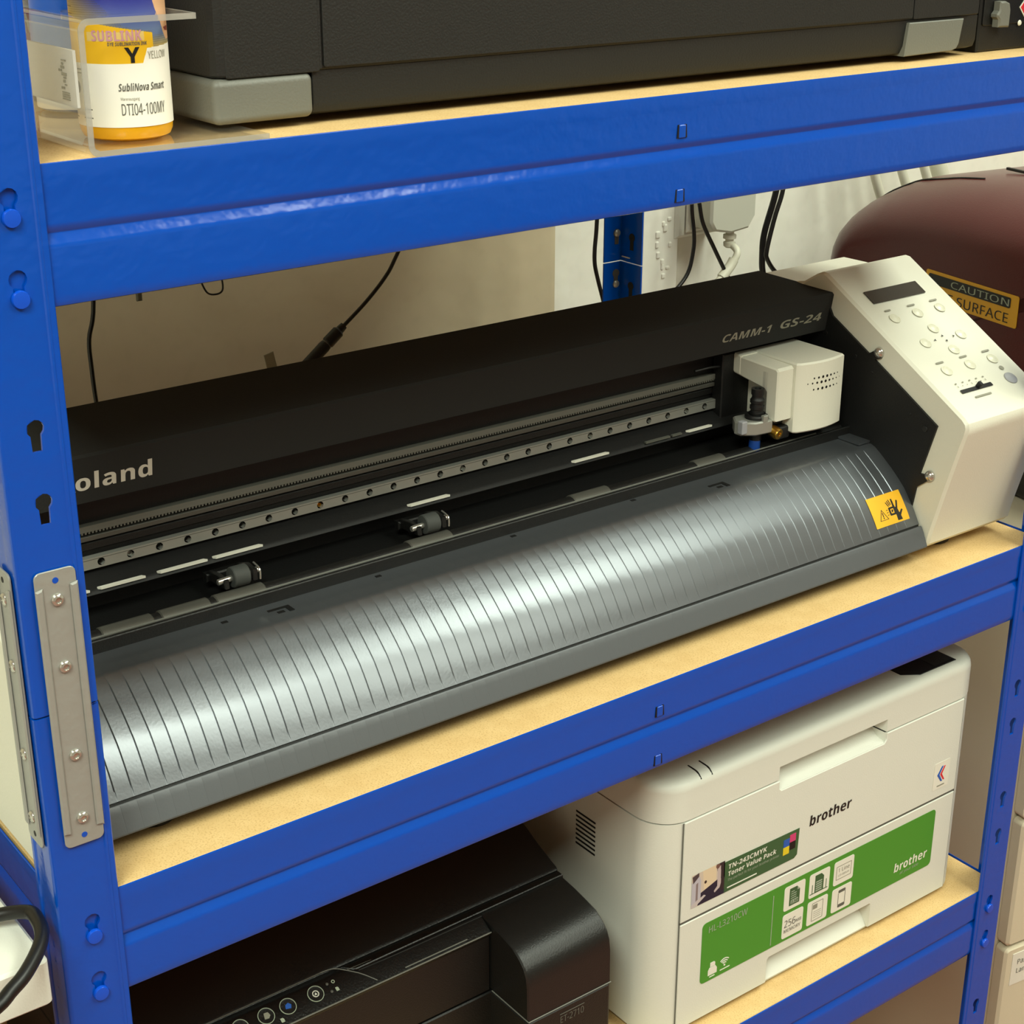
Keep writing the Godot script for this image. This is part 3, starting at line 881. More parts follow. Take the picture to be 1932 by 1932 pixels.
func make_cutter() -> void:
	var t := thing("vinyl_cutter", "long black vinyl cutter with white ends and a ribbed grey apron, on the middle shelf", "cutting plotter")
	t.position = Vector3(0, SH, 0)
	cutter_end(XB, 0.8455, t)
	cutter_end(-0.0335, XA, t)
	# chassis: the black back, bed and underside
	obj("chassis", B.new().ext(P2([-0.2420, 0.012, -0.2420, 0.200, -0.1750, 0.200, -0.1860, 0.170, -0.1860, 0.116, -0.1680, 0.1085, -0.1660, 0.1050, -0.1720, 0.1020, -0.1880, 0.100, -0.1880, 0.086, -0.1270, 0.086, -0.1250, 0.0800, -0.060, 0.030, -0.050, 0.012]), "x", XA - 0.001, XB + 0.001), M.matte_black, t)
	for p in [[0.05, -0.06], [0.05, -0.21], [0.78, -0.06], [0.78, -0.21]]:
		obj("rubber_foot", B.new().cyl(Vector3(p[0], -0.0002, p[1]), Vector3(p[0], 0.014, p[1]), 0.014, 20, 0.001), M.rubber, t)
	# top cover
	var cv := obj("top_cover", B.new().ext(P2([-0.2480, 0.150, -0.2480, 0.2035, -0.2460, 0.2055, -0.1560, 0.2046, -0.1541, 0.2030, -0.1592, 0.1715, -0.1610, 0.1705, -0.1760, 0.1705]), "x", XA + 0.0005, XB + 0.003, 0.0006), M.cutter_black, t, 25.0)
	var fo := Vector3(0, 0.2046, -0.1538)
	var up := (Vector3(0, 0.2030, -0.1541) - Vector3(0, 0.1715, -0.1592)).normalized()
	var face := func(x: float, y: float) -> Vector3: return Vector3(x, y, -0.1592 + (y - 0.1715) * 0.0051 / 0.0315 + 0.00025)
	text("lettering", "R", M.ink_white, cv, face.call(0.0487, 0.1806), Vector3.RIGHT, up, 0.0112, 0.0112, true)
	text("lettering", "oland", M.ink_white, cv, face.call(0.0598, 0.1806), Vector3.RIGHT, up, 0.0112, 0.0515, true)
	text("lettering", "CAMM-1", M.mark_grey, cv, face.call(0.6105, 0.1813), Vector3.RIGHT, up, 0.0066, 0.0545, true, 0.30)
	text("lettering", "GS-24", M.mark_grey, cv, face.call(0.6765, 0.1819), Vector3.RIGHT, up, 0.0070, 0.0490, true, 0.25)
	# behind the cover: belt, strip and guide rail
	obj("drive_belt", B.new().span(Vector3(XA, 0.1424, -0.1862), Vector3(XB, 0.1466, -0.1806)), M.belt_grey, t)
	var teeth := B.new()
	var x := XA + 0.003
	while x < XB - 0.01:
		teeth.span(Vector3(x, 0.1410, -0.186), Vector3(x + 0.0012, 0.1425, -0.1808))
		x += 0.00245
	stuff(obj("belt_teeth", teeth, M.belt_grey, t))
	obj("metal_strip", B.new().span(Vector3(XA, 0.1358, -0.1862), Vector3(XB, 0.1392, -0.1810), 0.0004), M.dull_steel, t)
	obj("channel", B.new().span(Vector3(XA, 0.1282, -0.1864), Vector3(XB, 0.1340, -0.1835), 0.0008), M.black_plastic, t)
	var holes := []
	var b := B.new()
	for i in 36:                     # the rail runs along x: build it upright, then lay it down
		var hx := -0.0024 + 0.0206 * i
		if hx < XB - 0.01: holes.append(circle(Vector2(0, hx), 0.0026, 14))
	b.plate(-0.0039, 0.0039, XA + 0.003, XB - 0.002, holes, 0.0, 0.0050)
	var lay := Transform3D(Basis(Vector3(0, -1, 0), Vector3(1, 0, 0), Vector3(0, 0, 1)), Vector3(0, 0.1211, -0.1838))
	var rail := obj("guide_rail", b.turned(lay), M.steel, t)
	obj("rail_groove", B.new().span(Vector3(XA + 0.003, 0.1236, -0.1790), Vector3(XB - 0.002, 0.1240, -0.17865)), M.ink_grey, rail)
	obj("rail_backing", B.new().span(Vector3(XA + 0.003, 0.1180, -0.1862), Vector3(XB - 0.002, 0.1242, -0.1836)), M.matte_black, rail)
	for i in [5, 12, 18, 24, 29]:
		obj("screw", B.new().lathe(Vector3(-0.0024 + 0.0206 * i, 0.1211, -0.1838), Vector3(0, 0, 1), [[0.0024, 0], [0.0024, 0.0028], [0.0012, 0.0032], [0.0011, 0.0018], [0, 0.0018]], 12), M.brass if i == 12 else M.steel, rail)
	# white position marks on the lower lip of the beam, strips on the bed
	for r in [[0.02, 0.0652], [0.0711, 0.1039], [0.1129, 0.1489], [0.1534, 0.1908], [0.3107, 0.3473], [0.4642, 0.5009], [0.585, 0.6125]]:
		obj("position_mark", B.new().ext(P2([r[0], -0.1679, r[1] - 0.002, -0.1679, r[1], -0.1655, r[0] + 0.002, -0.1655]), "y", 0.1076, 0.1092), M.label_white, t)
	for r in [[0.540, 0.566], [0.5685, 0.579]]:
		obj("position_mark", B.new().ext(P2([r[0], -0.1679, r[1], -0.1679, r[1], -0.1655, r[0], -0.1655]), "y", 0.1076, 0.1090), M.ink_grey, t)
	for r in [[0.0578, 0.0936], [0.0988, 0.1339], [0.1382, 0.1748], [0.2910, 0.3272], [0.4401, 0.4760], [0.567, 0.598]]:
		obj("grit_roller", B.new().cyl(Vector3(r[0], 0.0862, -0.1380), Vector3(r[1], 0.0862, -0.1380), 0.0088, 20, 0.0008), M.dull_steel, t)
	obj("roller_shaft", B.new().cyl(Vector3(XA, 0.0862, -0.1380), Vector3(XB, 0.0862, -0.1380), 0.0078, 20), M.black_plastic, t)
	obj("bed_lip", B.new().ext(P2([-0.1262, 0.084, -0.1262, 0.0936, -0.1256, 0.0942, -0.1240, 0.0942, -0.1234, 0.0936, -0.1230, 0.084]), "x", XA, XB), M.black_plastic, t)
	obj("bed_edge", B.new().span(Vector3(XA, 0.0930, -0.1300), Vector3(0.70, 0.0938, -0.1292)), M.steel, t)
	obj("bed_plate", B.new().span(Vector3(XA, 0.084, -0.1310), Vector3(XB, 0.0905, -0.1265)), M.black_plastic, t)
	# pinch rollers
	for px in [0.1592, 0.3128]:
		var pr := obj("pinch_roller", B.new().lathe(Vector3(px - 0.005, 0.1020, -0.1435), Vector3.RIGHT, [[0, 0], [0.0066, 0], [0.0072, 0.0006], [0.0072, 0.0112], [0.0066, 0.0118], [0, 0.0118]], 24), M.grey_rubber, t)
		obj("axle", B.new().cyl(Vector3(px - 0.0150, 0.1010, -0.1432), Vector3(px + 0.0160, 0.1030, -0.1432), 0.0022, 12, 0.0004), M.chrome, pr)
		obj("arm", B.new().ext(P2([-0.1640, 0.095, -0.1640, 0.1015, -0.1500, 0.1035, -0.1400, 0.1025, -0.1390, 0.0965, -0.1500, 0.0950]), "x", px - 0.0118, px - 0.0080, 0.0006), M.black_plastic, pr)
		obj("arm", B.new().ext(P2([-0.1640, 0.095, -0.1640, 0.1015, -0.1500, 0.1065, -0.1390, 0.1055, -0.1380, 0.0980, -0.1500, 0.0960]), "x", px + 0.0088, px + 0.0128, 0.0006), M.black_plastic, pr)
		obj("bracket", B.new().span(Vector3(px - 0.014, 0.094, -0.1680), Vector3(px + 0.014, 0.1000, -0.1610), 0.001), M.black_plastic, pr)
		obj("spring_clip", B.new().tube([Vector3(px + 0.0135, 0.0985, -0.137), Vector3(px + 0.0140, 0.105, -0.1385), Vector3(px + 0.0135, 0.1075, -0.146)], 0.0007, 6), M.chrome, pr)
	make_apron(t)
	make_panel(t)
	make_carriage(t)


func make_apron(t: Node3D) -> void:
	var pr := P2(APRON)
	var n := pr.size()
	var nor := PackedVector2Array()
	for i in n:
		var d := (pr[mini(i + 1, n - 1)] - pr[maxi(i - 1, 0)]).normalized()
		nor.append(Vector2(-d.y, d.x))
	var cols := [XA]
	var dep := [0.0]
	for i in 70:
		var x := -0.0113 + 0.01060 * i
		if x > XB - 0.008: break
		for c in [[-0.0005, 0.0], [0.0, 0.00055], [0.0005, 0.0]]:
			cols.append(x + c[0]); dep.append(c[1])
	cols.append(XB - 0.0015); dep.append(0.0)
	var b := B.new()
	var rows := []
	for i in n:
		var row := PackedVector3Array()
		for k in cols.size():
			var d: float = dep[k] if i >= 3 and i < n - 1 else 0.0
			var q := pr[i] - nor[i] * d
			row.append(Vector3(cols[k], q.y, q.x))
		rows.append(row)
	b.grid(rows)
	b.flip()
	# the underside and ends close it to a shell
	var o := pr.duplicate()
	o.append(Vector2(-0.0460, 0.0345))
	o.append(Vector2(-0.0720, 0.0640))
	o.append(Vector2(-0.1000, 0.0810))
	o.append(Vector2(-0.1244, 0.0820))
	var caps := B.new().ext(o, "x", XA + 0.0002, XB - 0.0017)
	for i in range(0, caps.v.size(), 3):    # keep the ends and the inside; the ribbed outside is the grid
		var c := (caps.v[i] + caps.v[i + 1] + caps.v[i + 2]) / 3.0
		var end := absf(caps.v[i].x - caps.v[i + 1].x) + absf(caps.v[i].x - caps.v[i + 2].x) < 1e-5
		if end: b.tri(caps.v[i], caps.v[i + 1], caps.v[i + 2])
	var ap := obj("apron", b, M.apron_grey, t, 25.0)
	obj("apron_lip", B.new().ext(P2([-0.0440, 0.0290, -0.0436, 0.0320, -0.0424, 0.0305, -0.0410, 0.0285, -0.0405, 0.0272]), "x", XA, XB - 0.0015), M.matte_black, t)
	# the skirt below the lip carries the same score lines
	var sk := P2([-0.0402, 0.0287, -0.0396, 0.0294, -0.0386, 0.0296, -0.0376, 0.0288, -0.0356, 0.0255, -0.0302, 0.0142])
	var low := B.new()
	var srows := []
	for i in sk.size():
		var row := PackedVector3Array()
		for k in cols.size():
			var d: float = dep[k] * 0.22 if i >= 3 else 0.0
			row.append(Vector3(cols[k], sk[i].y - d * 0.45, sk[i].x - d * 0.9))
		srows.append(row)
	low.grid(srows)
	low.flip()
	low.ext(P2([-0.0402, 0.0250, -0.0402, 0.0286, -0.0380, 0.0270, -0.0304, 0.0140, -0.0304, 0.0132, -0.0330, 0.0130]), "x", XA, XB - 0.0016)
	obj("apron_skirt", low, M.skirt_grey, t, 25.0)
	for h in [[0.1339, -0.1159], [0.2530, -0.1174], [0.3705, -0.1185], [0.4874, -0.1199]]:
		obj("notch", B.new().box(Vector3(h[0], 0.0857, h[1]), Vector3(0.0042, 0.0006, 0.0028)), M.matte_black, ap)
	for h in [[0.1726, -0.1102], [0.5628, -0.1035]]:
		var c := B.new()
		c.span(Vector3(h[0] - 0.0085, 0.0850, h[1] - 0.0040), Vector3(h[0] + 0.0075, 0.0860, h[1] - 0.0015))
		c.span(Vector3(h[0] + 0.0040, 0.0850, h[1] - 0.0015), Vector3(h[0] + 0.0075, 0.0860, h[1] + 0.0050))
		c.span(Vector3(h[0] - 0.0040, 0.0850, h[1] + 0.0010), Vector3(h[0] + 0.0010, 0.0858, h[1] + 0.0040))
		obj("latch_slot", c, M.matte_black, ap)
	obj("lock_screw", B.new().lathe(Vector3(0.3791, 0.0905, -0.1288), Vector3.UP, [[0.0028, 0], [0.0024, 0.0012], [0.0012, 0.0012], [0.001, 0.0004], [0, 0.0004]], 12), M.dull_steel, t)
	# warning label: yellow, a triangle and a hand at a gear
	var im := canvas(240, 216, Color(0.96, 0.72, 0.16))
	var k := Color(0.10, 0.09, 0.07)
	stroke(im, Vector2(42, 164), Vector2(100, 164), 4, k); stroke(im, Vector2(42, 164), Vector2(71, 98), 4, k); stroke(im, Vector2(100, 164), Vector2(71, 98), 4, k)
	stroke(im, Vector2(71, 118), Vector2(71, 142), 5, k); stroke(im, Vector2(71, 148), Vector2(71, 154), 5, k)
	fill_poly(im, P2([160, 200, 194, 200, 190, 164, 214, 132, 206, 126, 186, 146, 182, 118, 200, 66, 190, 62, 174, 104, 168, 104, 166, 46, 156, 46, 154, 100, 160, 150]), k)
	fill_poly(im, rrect(120, 164, 96, 150, 6), k)
	fill_poly(im, rrect(132, 154, 108, 138, 4), Color(0.96, 0.72, 0.16)); fill_poly(im, P2([140, 112, 152, 118, 142, 134, 136, 126]), k)
	for i in 3:
		stroke(im, Vector2(128 + i * 9, 88 - i * 4), Vector2(118 + i * 11, 60 - i * 6), 6, k)
		stroke(im, Vector2(112, 108 + i * 16), Vector2(104, 110 + i * 16), 4, k)
	var rows2 := []
	var dist := 0.0
	for i in range(9, 14): rows2.append(pr[i] + nor[i] * 0.0004)
	var rr := []
	for i in rows2.size():
		var row := PackedVector3Array()
		for j in 2: row.append(Vector3(0.6868 + 0.0402 * j, rows2[i].y, rows2[i].x))
		rr.append(row)
	rr[0][0] = rr[0][0]
	sheet(rr, printed(im), "warning_label", ap)


func make_panel(t: Node3D) -> void:      # what is on the white housing with the operation panel
	var p0 := Vector3(0, 0.2192 + 0.0002, -0.1640)
	var w := (Vector3(0, 0.1312, -0.0090) - Vector3(0, 0.2192, -0.1640)).normalized()     # down the slope
	var nrm := Vector3(1, 0, 0).cross(-w).normalized()
	var at := func(x: float, s: float, up: float) -> Vector3: return p0 + Vector3(x + 0.0045, 0, 0) + w * (s + 0.001) + nrm * up
	var pan := Node3D.new(); pan.name = "operation_panel"; t.add_child(pan, true)
	if false: obj("membrane", B.new().ext(rrect(0.0075, 0.0945, 0.012, 0.173, 0.004), "z", -0.0002, 0.0006, 0.0003).turned(Transform3D(Basis(Vector3.RIGHT, -w, nrm), p0 + Vector3(0.7415, 0, 0)) * Transform3D(Basis(Vector3(1, 0, 0), Vector3(0, -1, 0), Vector3(0, 0, -1)), Vector3.ZERO)), M.button_white, pan)
	var flat := Transform3D(Basis(Vector3.RIGHT, -w, nrm), Vector3.ZERO)
	var lc := obj("display", B.new().ext(rrect(-0.0330, 0.0330, -0.0074, 0.0074, 0.0006), "z", 0, 0.0006).turned(Transform3D(flat.basis, at.call(0.7834, 0.0360, 0.0004))), M.lcd, pan)
	var n := 0
	for q in [[0.7578, 0.0634, -0.0098], [0.7873, 0.063, -0.0095], [0.816, 0.063, -0.0095], [0.7879, 0.0831, 0], [0.8109, 0.096, 0], [0.7654, 0.0961, 0], [0.7883, 0.1096, 0], [0.79, 0.1285, -0.0095], [0.7602, 0.1286, -0.0095], [0.8189, 0.1287, -0.0095]]:
		var c: Vector3 = at.call(q[0], q[1], 0.0005)
		obj("button", B.new().lathe(c, nrm, [[0.0052, 0], [0.0052, 0.0004], [0.0046, 0.0005], [0.0043, 0.0002], [0.0036, 0.0006], [0.0015, 0.0011], [0, 0.0012]], 22), M.button_white, pan)
		if q[2] < 0:
			obj("button_text", B.new().ext(rrect(-0.0045 if n != 0 else -0.0035, 0.0045 if n != 0 else 0.0035, -0.0009, 0.0009, 0.0003), "z", 0, 0.0001).turned(Transform3D(flat.basis, at.call(q[0], q[1] + q[2], 0.0007))), M.mark_grey, pan)
		n += 1
	for q in [[0.7776, 0.0955, 0], [0.7894, 0.0926, 1], [0.7895, 0.0990, 2], [0.8011, 0.0958, 3]]:
		obj("arrow_mark", B.new().ext(P2([-0.0012, -0.0009, 0.0012, -0.0009, 0, 0.0011]), "z", 0, 0.0001).turned(Transform3D(flat.basis * Basis(Vector3.BACK, [PI / 2, 0.0, PI, -PI / 2][q[2]]), at.call(q[0], q[1], 0.0007))), M.ink_black, pan)
	obj("slider_slot", B.new().ext(rrect(-0.0195, 0.0195, -0.0019, 0.0019, 0.0006), "z", 0, 0.0002).turned(Transform3D(flat.basis, at.call(0.7735, 0.1527, 0.0006))), M.ink_black, pan)
	obj("slider_knob", B.new().rbox(Vector3.ZERO, Vector3(0.0035, 0.0048, 0.0060), 0.001, 2).turned(Transform3D(flat.basis, at.call(0.7765, 0.1520, 0.0022))), M.matte_black, pan)
	for i in 7:
		obj("scale_mark", B.new().box(Vector3.ZERO, Vector3(0.0005, 0.0018 if i % 3 == 0 else 0.0010, 0.0001)).turned(Transform3D(flat.basis, at.call(0.7558 + i * 0.0058, 0.1470, 0.0007))), M.mark_grey, pan)
	for i in 5:
		obj("scale_mark", B.new().box(Vector3.ZERO, Vector3(0.0018, 0.0012, 0.0001)).turned(Transform3D(flat.basis, at.call(0.7562 + i * 0.0086, 0.1436, 0.0007))), M.mark_grey, pan)
	obj("button_text", B.new().box(Vector3.ZERO, Vector3(0.0200, 0.0018, 0.0001)).turned(Transform3D(flat.basis, at.call(0.7735, 0.1612, 0.0007))), M.mark_grey, pan)
	obj("power_lamp", B.new().lathe(at.call(0.8185, 0.1522, 0.0004), nrm, [[0.0062, 0], [0.0058, 0.0006], [0.003, 0.0014], [0, 0.0016]], 22), M.pale_grey, pan)
	obj("power_mark", B.new().lathe(at.call(0.8190, 0.1400, 0.0006), nrm, [[0.0024, 0], [0, 0.0002]], 14), M.mark_grey, pan)
	# the black side plate inside the housing
	var pl := obj("side_plate", B.new().ext(P2([-0.2350, 0.014, -0.2350, 0.198, -0.1600, 0.198, -0.1522, 0.1851, -0.1100, 0.1622, -0.1065, 0.1640, -0.1010, 0.1680, -0.0960, 0.1610, -0.1024, 0.1583, -0.0560, 0.1322, -0.0323, 0.1188, -0.0448, 0.0745, -0.0370, 0.0752, -0.0370, 0.0700, -0.0472, 0.0617, -0.0504, 0.0412, -0.052, 0.020]), "x", XB - 0.0022, XB - 0.0002), M.matte_black, t)
	for q in [[0.1692, -0.1573], [0.1566, -0.1231], [0.1467, -0.1044], [0.1218, -0.0607]]:
		obj("rivet", B.new().lathe(Vector3(XB - 0.0022, q[0], q[1]), Vector3.LEFT, [[0.0016, 0], [0.0014, 0.0006], [0, 0.0008]], 10), M.matte_black, pl)
	obj("rivet", B.new().lathe(Vector3(XB - 0.0022, 0.1135, -0.0439), Vector3.LEFT, [[0.0026, 0], [0.0024, 0.0008], [0.001, 0.001], [0, 0.0006]], 12), M.dark_plastic, pl)
	for q in [[0.1648, -0.0996], [0.0748, -0.0354]]:
		obj("housing_screw", B.new().lathe(Vector3(XB - 0.0005, q[0], q[1]), Vector3.LEFT, [[0.0048, 0], [0.0046, 0.0012], [0.0036, 0.0028], [0.0018, 0.0038], [0, 0.0041]], 18), M.chrome, t)
	obj("inner_shelf", B.new().span(Vector3(XB - 0.016, 0.0862, -0.128), Vector3(XB - 0.0022, 0.0878, -0.1)), M.apron_grey, t)


func make_carriage(t: Node3D) -> void:
	var cr := Node3D.new(); cr.name = "cutting_carriage"; t.add_child(cr, true)
	# main cover: front slightly bowed
	var pl := PackedVector2Array([Vector2(0.6590, -0.176), Vector2(0.7125, -0.176)])
	for k in 9:
		var f := k / 8.0
		pl.append(Vector2(0.7125 - 0.0505 * f, -0.1165 + 0.0062 * sin(PI * (0.12 + 0.76 * f)) - 0.002))
	pl.append(Vector2(0.6590, -0.1190))
	obj("cover", B.new().ext(pl, "y", 0.1045, 0.1645, 0.0014), M.white_plastic, cr, 30.0)
	obj("cover_step", B.new().ext(P2([-0.1760, 0.1635, -0.1240, 0.1620, -0.1215, 0.1600, -0.1215, 0.1175, -0.1240, 0.1165, -0.1340, 0.1195, -0.1340, 0.1400, -0.1360, 0.1420, -0.1760, 0.1480]), "x", 0.6410, 0.6600, 0.0012), M.white_plastic, cr, 30.0)
	obj("cover_arm", B.new().ext(P2([-0.1880, 0.1655, -0.1640, 0.1640, -0.1640, 0.1470, -0.1880, 0.1520]), "x", 0.6405, 0.66, 0.001), M.white_plastic, cr)
	var row := 0
	for r in [[0.6751, 0.1506, 7, 3], [0.6690, 0.1464, 9, 4], [0.6751, 0.1409, 7, 3]]:
		for i in r[2]:
			var x: float = r[0] + (0.7031 - 0.6751) / 6.0 * i
			var rad: float = 0.0013 - 0.00022 * absf(i - r[3] + 0.5)
			var f := (0.7125 - x) / 0.0505
			var zf := -0.1165 + 0.0062 * sin(PI * (0.12 + 0.76 * f)) - 0.002
			if rad > 0.0002: obj("speaker_hole", B.new().cyl(Vector3(x, r[1], zf - 0.001), Vector3(x, r[1], zf + 0.00015), rad, 10), M.ink_black, cr)
		row += 1
	# blade holder
	var hz := -0.1365
	var hx := 0.6342
	obj("holder_clamp", B.new().ext(P2([hx - 0.0215, hz - 0.003, hx - 0.0205, hz + 0.003, hx - 0.0100, hz + 0.0105, hx + 0.0060, hz + 0.0125, hx + 0.0130, hz + 0.0060, hx + 0.0150, hz - 0.012, hx - 0.0130, hz - 0.014]), "y", 0.1075, 0.1190, 0.0012), M.steel, cr)
	obj("clamp_tab", B.new().rbox(Vector3(hx - 0.0190, 0.1150, hz + 0.0035), Vector3(0.006, 0.0110, 0.006), 0.001, 2), M.pale_grey, cr)
	obj("holder_collar", B.new().lathe(Vector3(hx, 0.1180, hz), Vector3.UP, [[0.0098, 0], [0.0098, 0.0030], [0.0088, 0.0042], [0.0066, 0.0042], [0.0064, 0.003]], 24), M.rubber, cr)
	obj("blade_holder", B.new().lathe(Vector3(hx, 0.100, hz), Vector3.UP, [[0, 0], [0.0050, 0], [0.0052, 0.0200], [0.0060, 0.0215], [0.0060, 0.0240], [0.0052, 0.0245], [0.0052, 0.0265], [0.0060, 0.0270], [0.0060, 0.0295], [0.0052, 0.0300], [0.0052, 0.0318], [0.0060, 0.0323], [0.0060, 0.0345], [0.0048, 0.0360], [0.0046, 0.0380], [0.0054, 0.0395], [0.0054, 0.0440], [0.0030, 0.0440], [0.0028, 0.0425], [0, 0.0425]], 20), M.rubber, cr)
	obj("pin_block", B.new().box(Vector3(hx - 0.0005, 0.1205, hz + 0.0098), Vector3(0.0052, 0.0060, 0.0040), 0.0006), M.steel, cr)
	obj("blade_cap", B.new().cyl(Vector3(hx - 0.0005, 0.0905, hz), Vector3(hx - 0.0005, 0.1003, hz), 0.0048, 18, 0.0006), M.tool_blue, cr)
	obj("clamp_screw", B.new().lathe(Vector3(hx + 0.0098, 0.1085, hz + 0.0080), Vector3(0.10, -0.25, 1.0), [[0, 0], [0.0046, 0], [0.0050, 0.001], [0.0050, 0.0075], [0.0044, 0.0090], [0.0022, 0.0090], [0.0018, 0.0070], [0, 0.0070]], 18), M.brass, cr)
	obj("film_guard", B.new().ext(P2([hx + 0.0060, hz - 0.0010, hx + 0.0080, hz + 0.0100, hx + 0.0084, hz + 0.0100, hx + 0.0064, hz - 0.0011]), "y", 0.1220, 0.1570), M.clear_film, cr)
	obj("carriage_back", B.new().span(Vector3(0.628, 0.105, -0.184), Vector3(0.7110, 0.165, -0.172), 0.001), M.matte_black, cr)
	obj("linkage", B.new().rbox(Vector3(hx + 0.0200, 0.1050, hz + 0.006), Vector3(0.0150, 0.0110, 0.0140), 0.002, 2), M.rubber, cr)
	obj("linkage", B.new().rbox(Vector3(hx + 0.0140, 0.1140, hz + 0.004), Vector3(0.0200, 0.0050, 0.0060), 0.001, 2), M.dark_plastic, cr)
	obj("ribbon_cable", B.new().tube([Vector3(0.600, 0.1550, -0.176), Vector3(0.615, 0.1560, -0.174), Vector3(0.628, 0.1540, -0.176)], 0.0012, 8), M.black_plastic, cr)


# ---- top shelf ----
func make_top_printer() -> void:
	var t := thing("wide_printer", "large black printer with grey corner feet filling the top shelf", "printer")
	var zf := -0.032
	var dep := 0.40
	var x0 := 0.1105
	var x1 := 0.7370
	obj("body", B.new().ext(P2([x0, zf - dep, x1, zf - dep, x1, zf - 0.004, x1 - 0.003, zf - 0.001, 0.1752, zf - 0.001, 0.1752, zf, x0 + 0.006, zf, x0 + 0.002, zf - 0.0015, x0, zf - 0.005]), "y", 0.0285, 0.215, 0.0012), M.dark_plastic, t, 25.0)
	# lower edge band, rounded underneath
	obj("lower_band", B.new().ext(P2([zf - dep + 0.03, 0.0042, zf - 0.010, 0.0042, zf - 0.0040, 0.0062, zf - 0.0022, 0.0110, zf - 0.0020, 0.0284, zf - dep + 0.01, 0.0284]), "x", 0.1700, 0.7352, 0.0004), M.dark_plastic, t, 30.0)
	obj("front_panel", B.new().ext(rrect(0.1765, 0.6596, 0.0300, 0.2100, 0.0012, 2), "z", zf - 0.002, zf + 0.0006, 0.0004), M.dark_plastic, t)
	obj("front_panel", B.new().ext(rrect(0.6608, 0.7245, 0.0292, 0.2100, 0.0012, 2), "z", zf - 0.002, zf + 0.0004, 0.0004), M.dark_plastic, t)
	obj("corner_panel", B.new().ext(rrect(x0 + 0.0065, 0.1738, 0.0280, 0.2100, 0.0012, 2), "z", zf - 0.002, zf + 0.0004, 0.0004), M.dark_plastic, t)
	obj("grey_corner", B.new().rbox(Vector3((x0 - 0.0015 + 0.1692) / 2, 0.0162, zf - 0.031), Vector3(0.1692 - x0 + 0.0015, 0.0236, 0.064), 0.0042, 4), M.grey_plastic, t)
	obj("grey_corner", B.new().ext(P2([0.6533, 0.0040, 0.7050, 0.0048, 0.7105, 0.0062, 0.7128, 0.0095, 0.7160, 0.0270, 0.6563, 0.0270]), "z", zf - 0.04, zf + 0.0010, 0.0006), M.grey_plastic, t)
	for p in [[0.20, -0.09], [0.70, -0.09], [0.20, -0.38], [0.70, -0.38]]:
		obj("rubber_pad", B.new().cyl(Vector3(p[0], -0.0003, p[1]), Vector3(p[0], 0.0050, p[1]), 0.012, 18), M.rubber, t)
	obj("lid", B.new().rbox(Vector3((x0 + x1) / 2, 0.2225, zf - dep / 2), Vector3(x1 - x0, 0.016, dep), 0.006, 3), M.black_plastic, t)
	# the device to its right
	var d := thing("ink_unit", "black machine with a grey lever at the end of the large black printer", "machine")
	obj("body", B.new().span(Vector3(0.7475, 0.0, -0.30), Vector3(0.8200, 0.19, -0.0415), 0.0015), M.black_plastic, d)
	obj("upper_panel", B.new().ext(rrect(0.7500, 0.8180, 0.0190, 0.1850, 0.002), "z", -0.0425, -0.0400, 0.0005), M.black_plastic, d)
	obj("lever", B.new().ext(P2([0.7600, 0.0180, 0.7728, 0.0175, 0.7728, 0.0300, 0.7712, 0.0348, 0.7660, 0.0366, 0.7600, 0.0364, 0.7600, 0.0300, 0.7575, 0.0275, 0.7575, 0.0255, 0.7600, 0.0235]), "z", -0.0405, -0.0330, 0.0012), M.grey_plastic, d)
	obj("warning_diamond", B.new().ext(P2([0.7915, 0.0305, 0.8015, 0.0200, 0.8115, 0.0305, 0.8015, 0.0410]), "z", -0.0404, -0.0396), M.label_white, d)
	obj("warning_diamond", B.new().ext(P2([0.7928, 0.0305, 0.8015, 0.0214, 0.8102, 0.0305, 0.8015, 0.0396]), "z", -0.0397, -0.0393), M.red_print, d)
	obj("light_dot", B.new().lathe(Vector3(0.7938, 0.0190, -0.0400), Vector3.BACK, [[0.0022, 0], [0.0015, 0.0008], [0, 0.001]], 12), M.label_white, d)


func bottle(t: Node3D, r: float, h: float, body: Material, cap: Material, base: Material) -> void:
	obj("body", B.new().lathe(Vector3.ZERO, Vector3.UP, [[0, 0.0006], [r * 0.80, 0.0], [r * 0.93, 0.0012], [r * 0.985, 0.0040], [r, 0.0075], [r, h - 0.016], [r * 0.97, h - 0.010], [r * 0.80, h - 0.004], [r * 0.5, h], [0, h]], 48), base, t)
	obj("cap", B.new().lathe(Vector3(0, h - 0.001, 0), Vector3.UP, [[r * 0.55, 0], [r * 0.55, 0.016], [r * 0.50, 0.018], [r * 0.30, 0.030], [r * 0.22, 0.032], [0, 0.032]], 32), cap, t)
	if body != null:
		obj("label", B.new().lathe(Vector3.ZERO, Vector3.UP, [[r + 0.0002, 0.0070], [r + 0.0003, 0.0075], [r + 0.0003, h - 0.017], [r + 0.0002, h - 0.0165]], 48), body, t)


func bend(g: PackedVector3Array, r: float, phi0: float, y: float) -> B:    # flat glyphs round a bottle; phi counted from the front, to the right
	var b := B.new()
	for p in g:
		var a := phi0 + p.x / r
		b.v.append(Vector3(sin(a) * r, y + p.y, cos(a) * r))
	return b


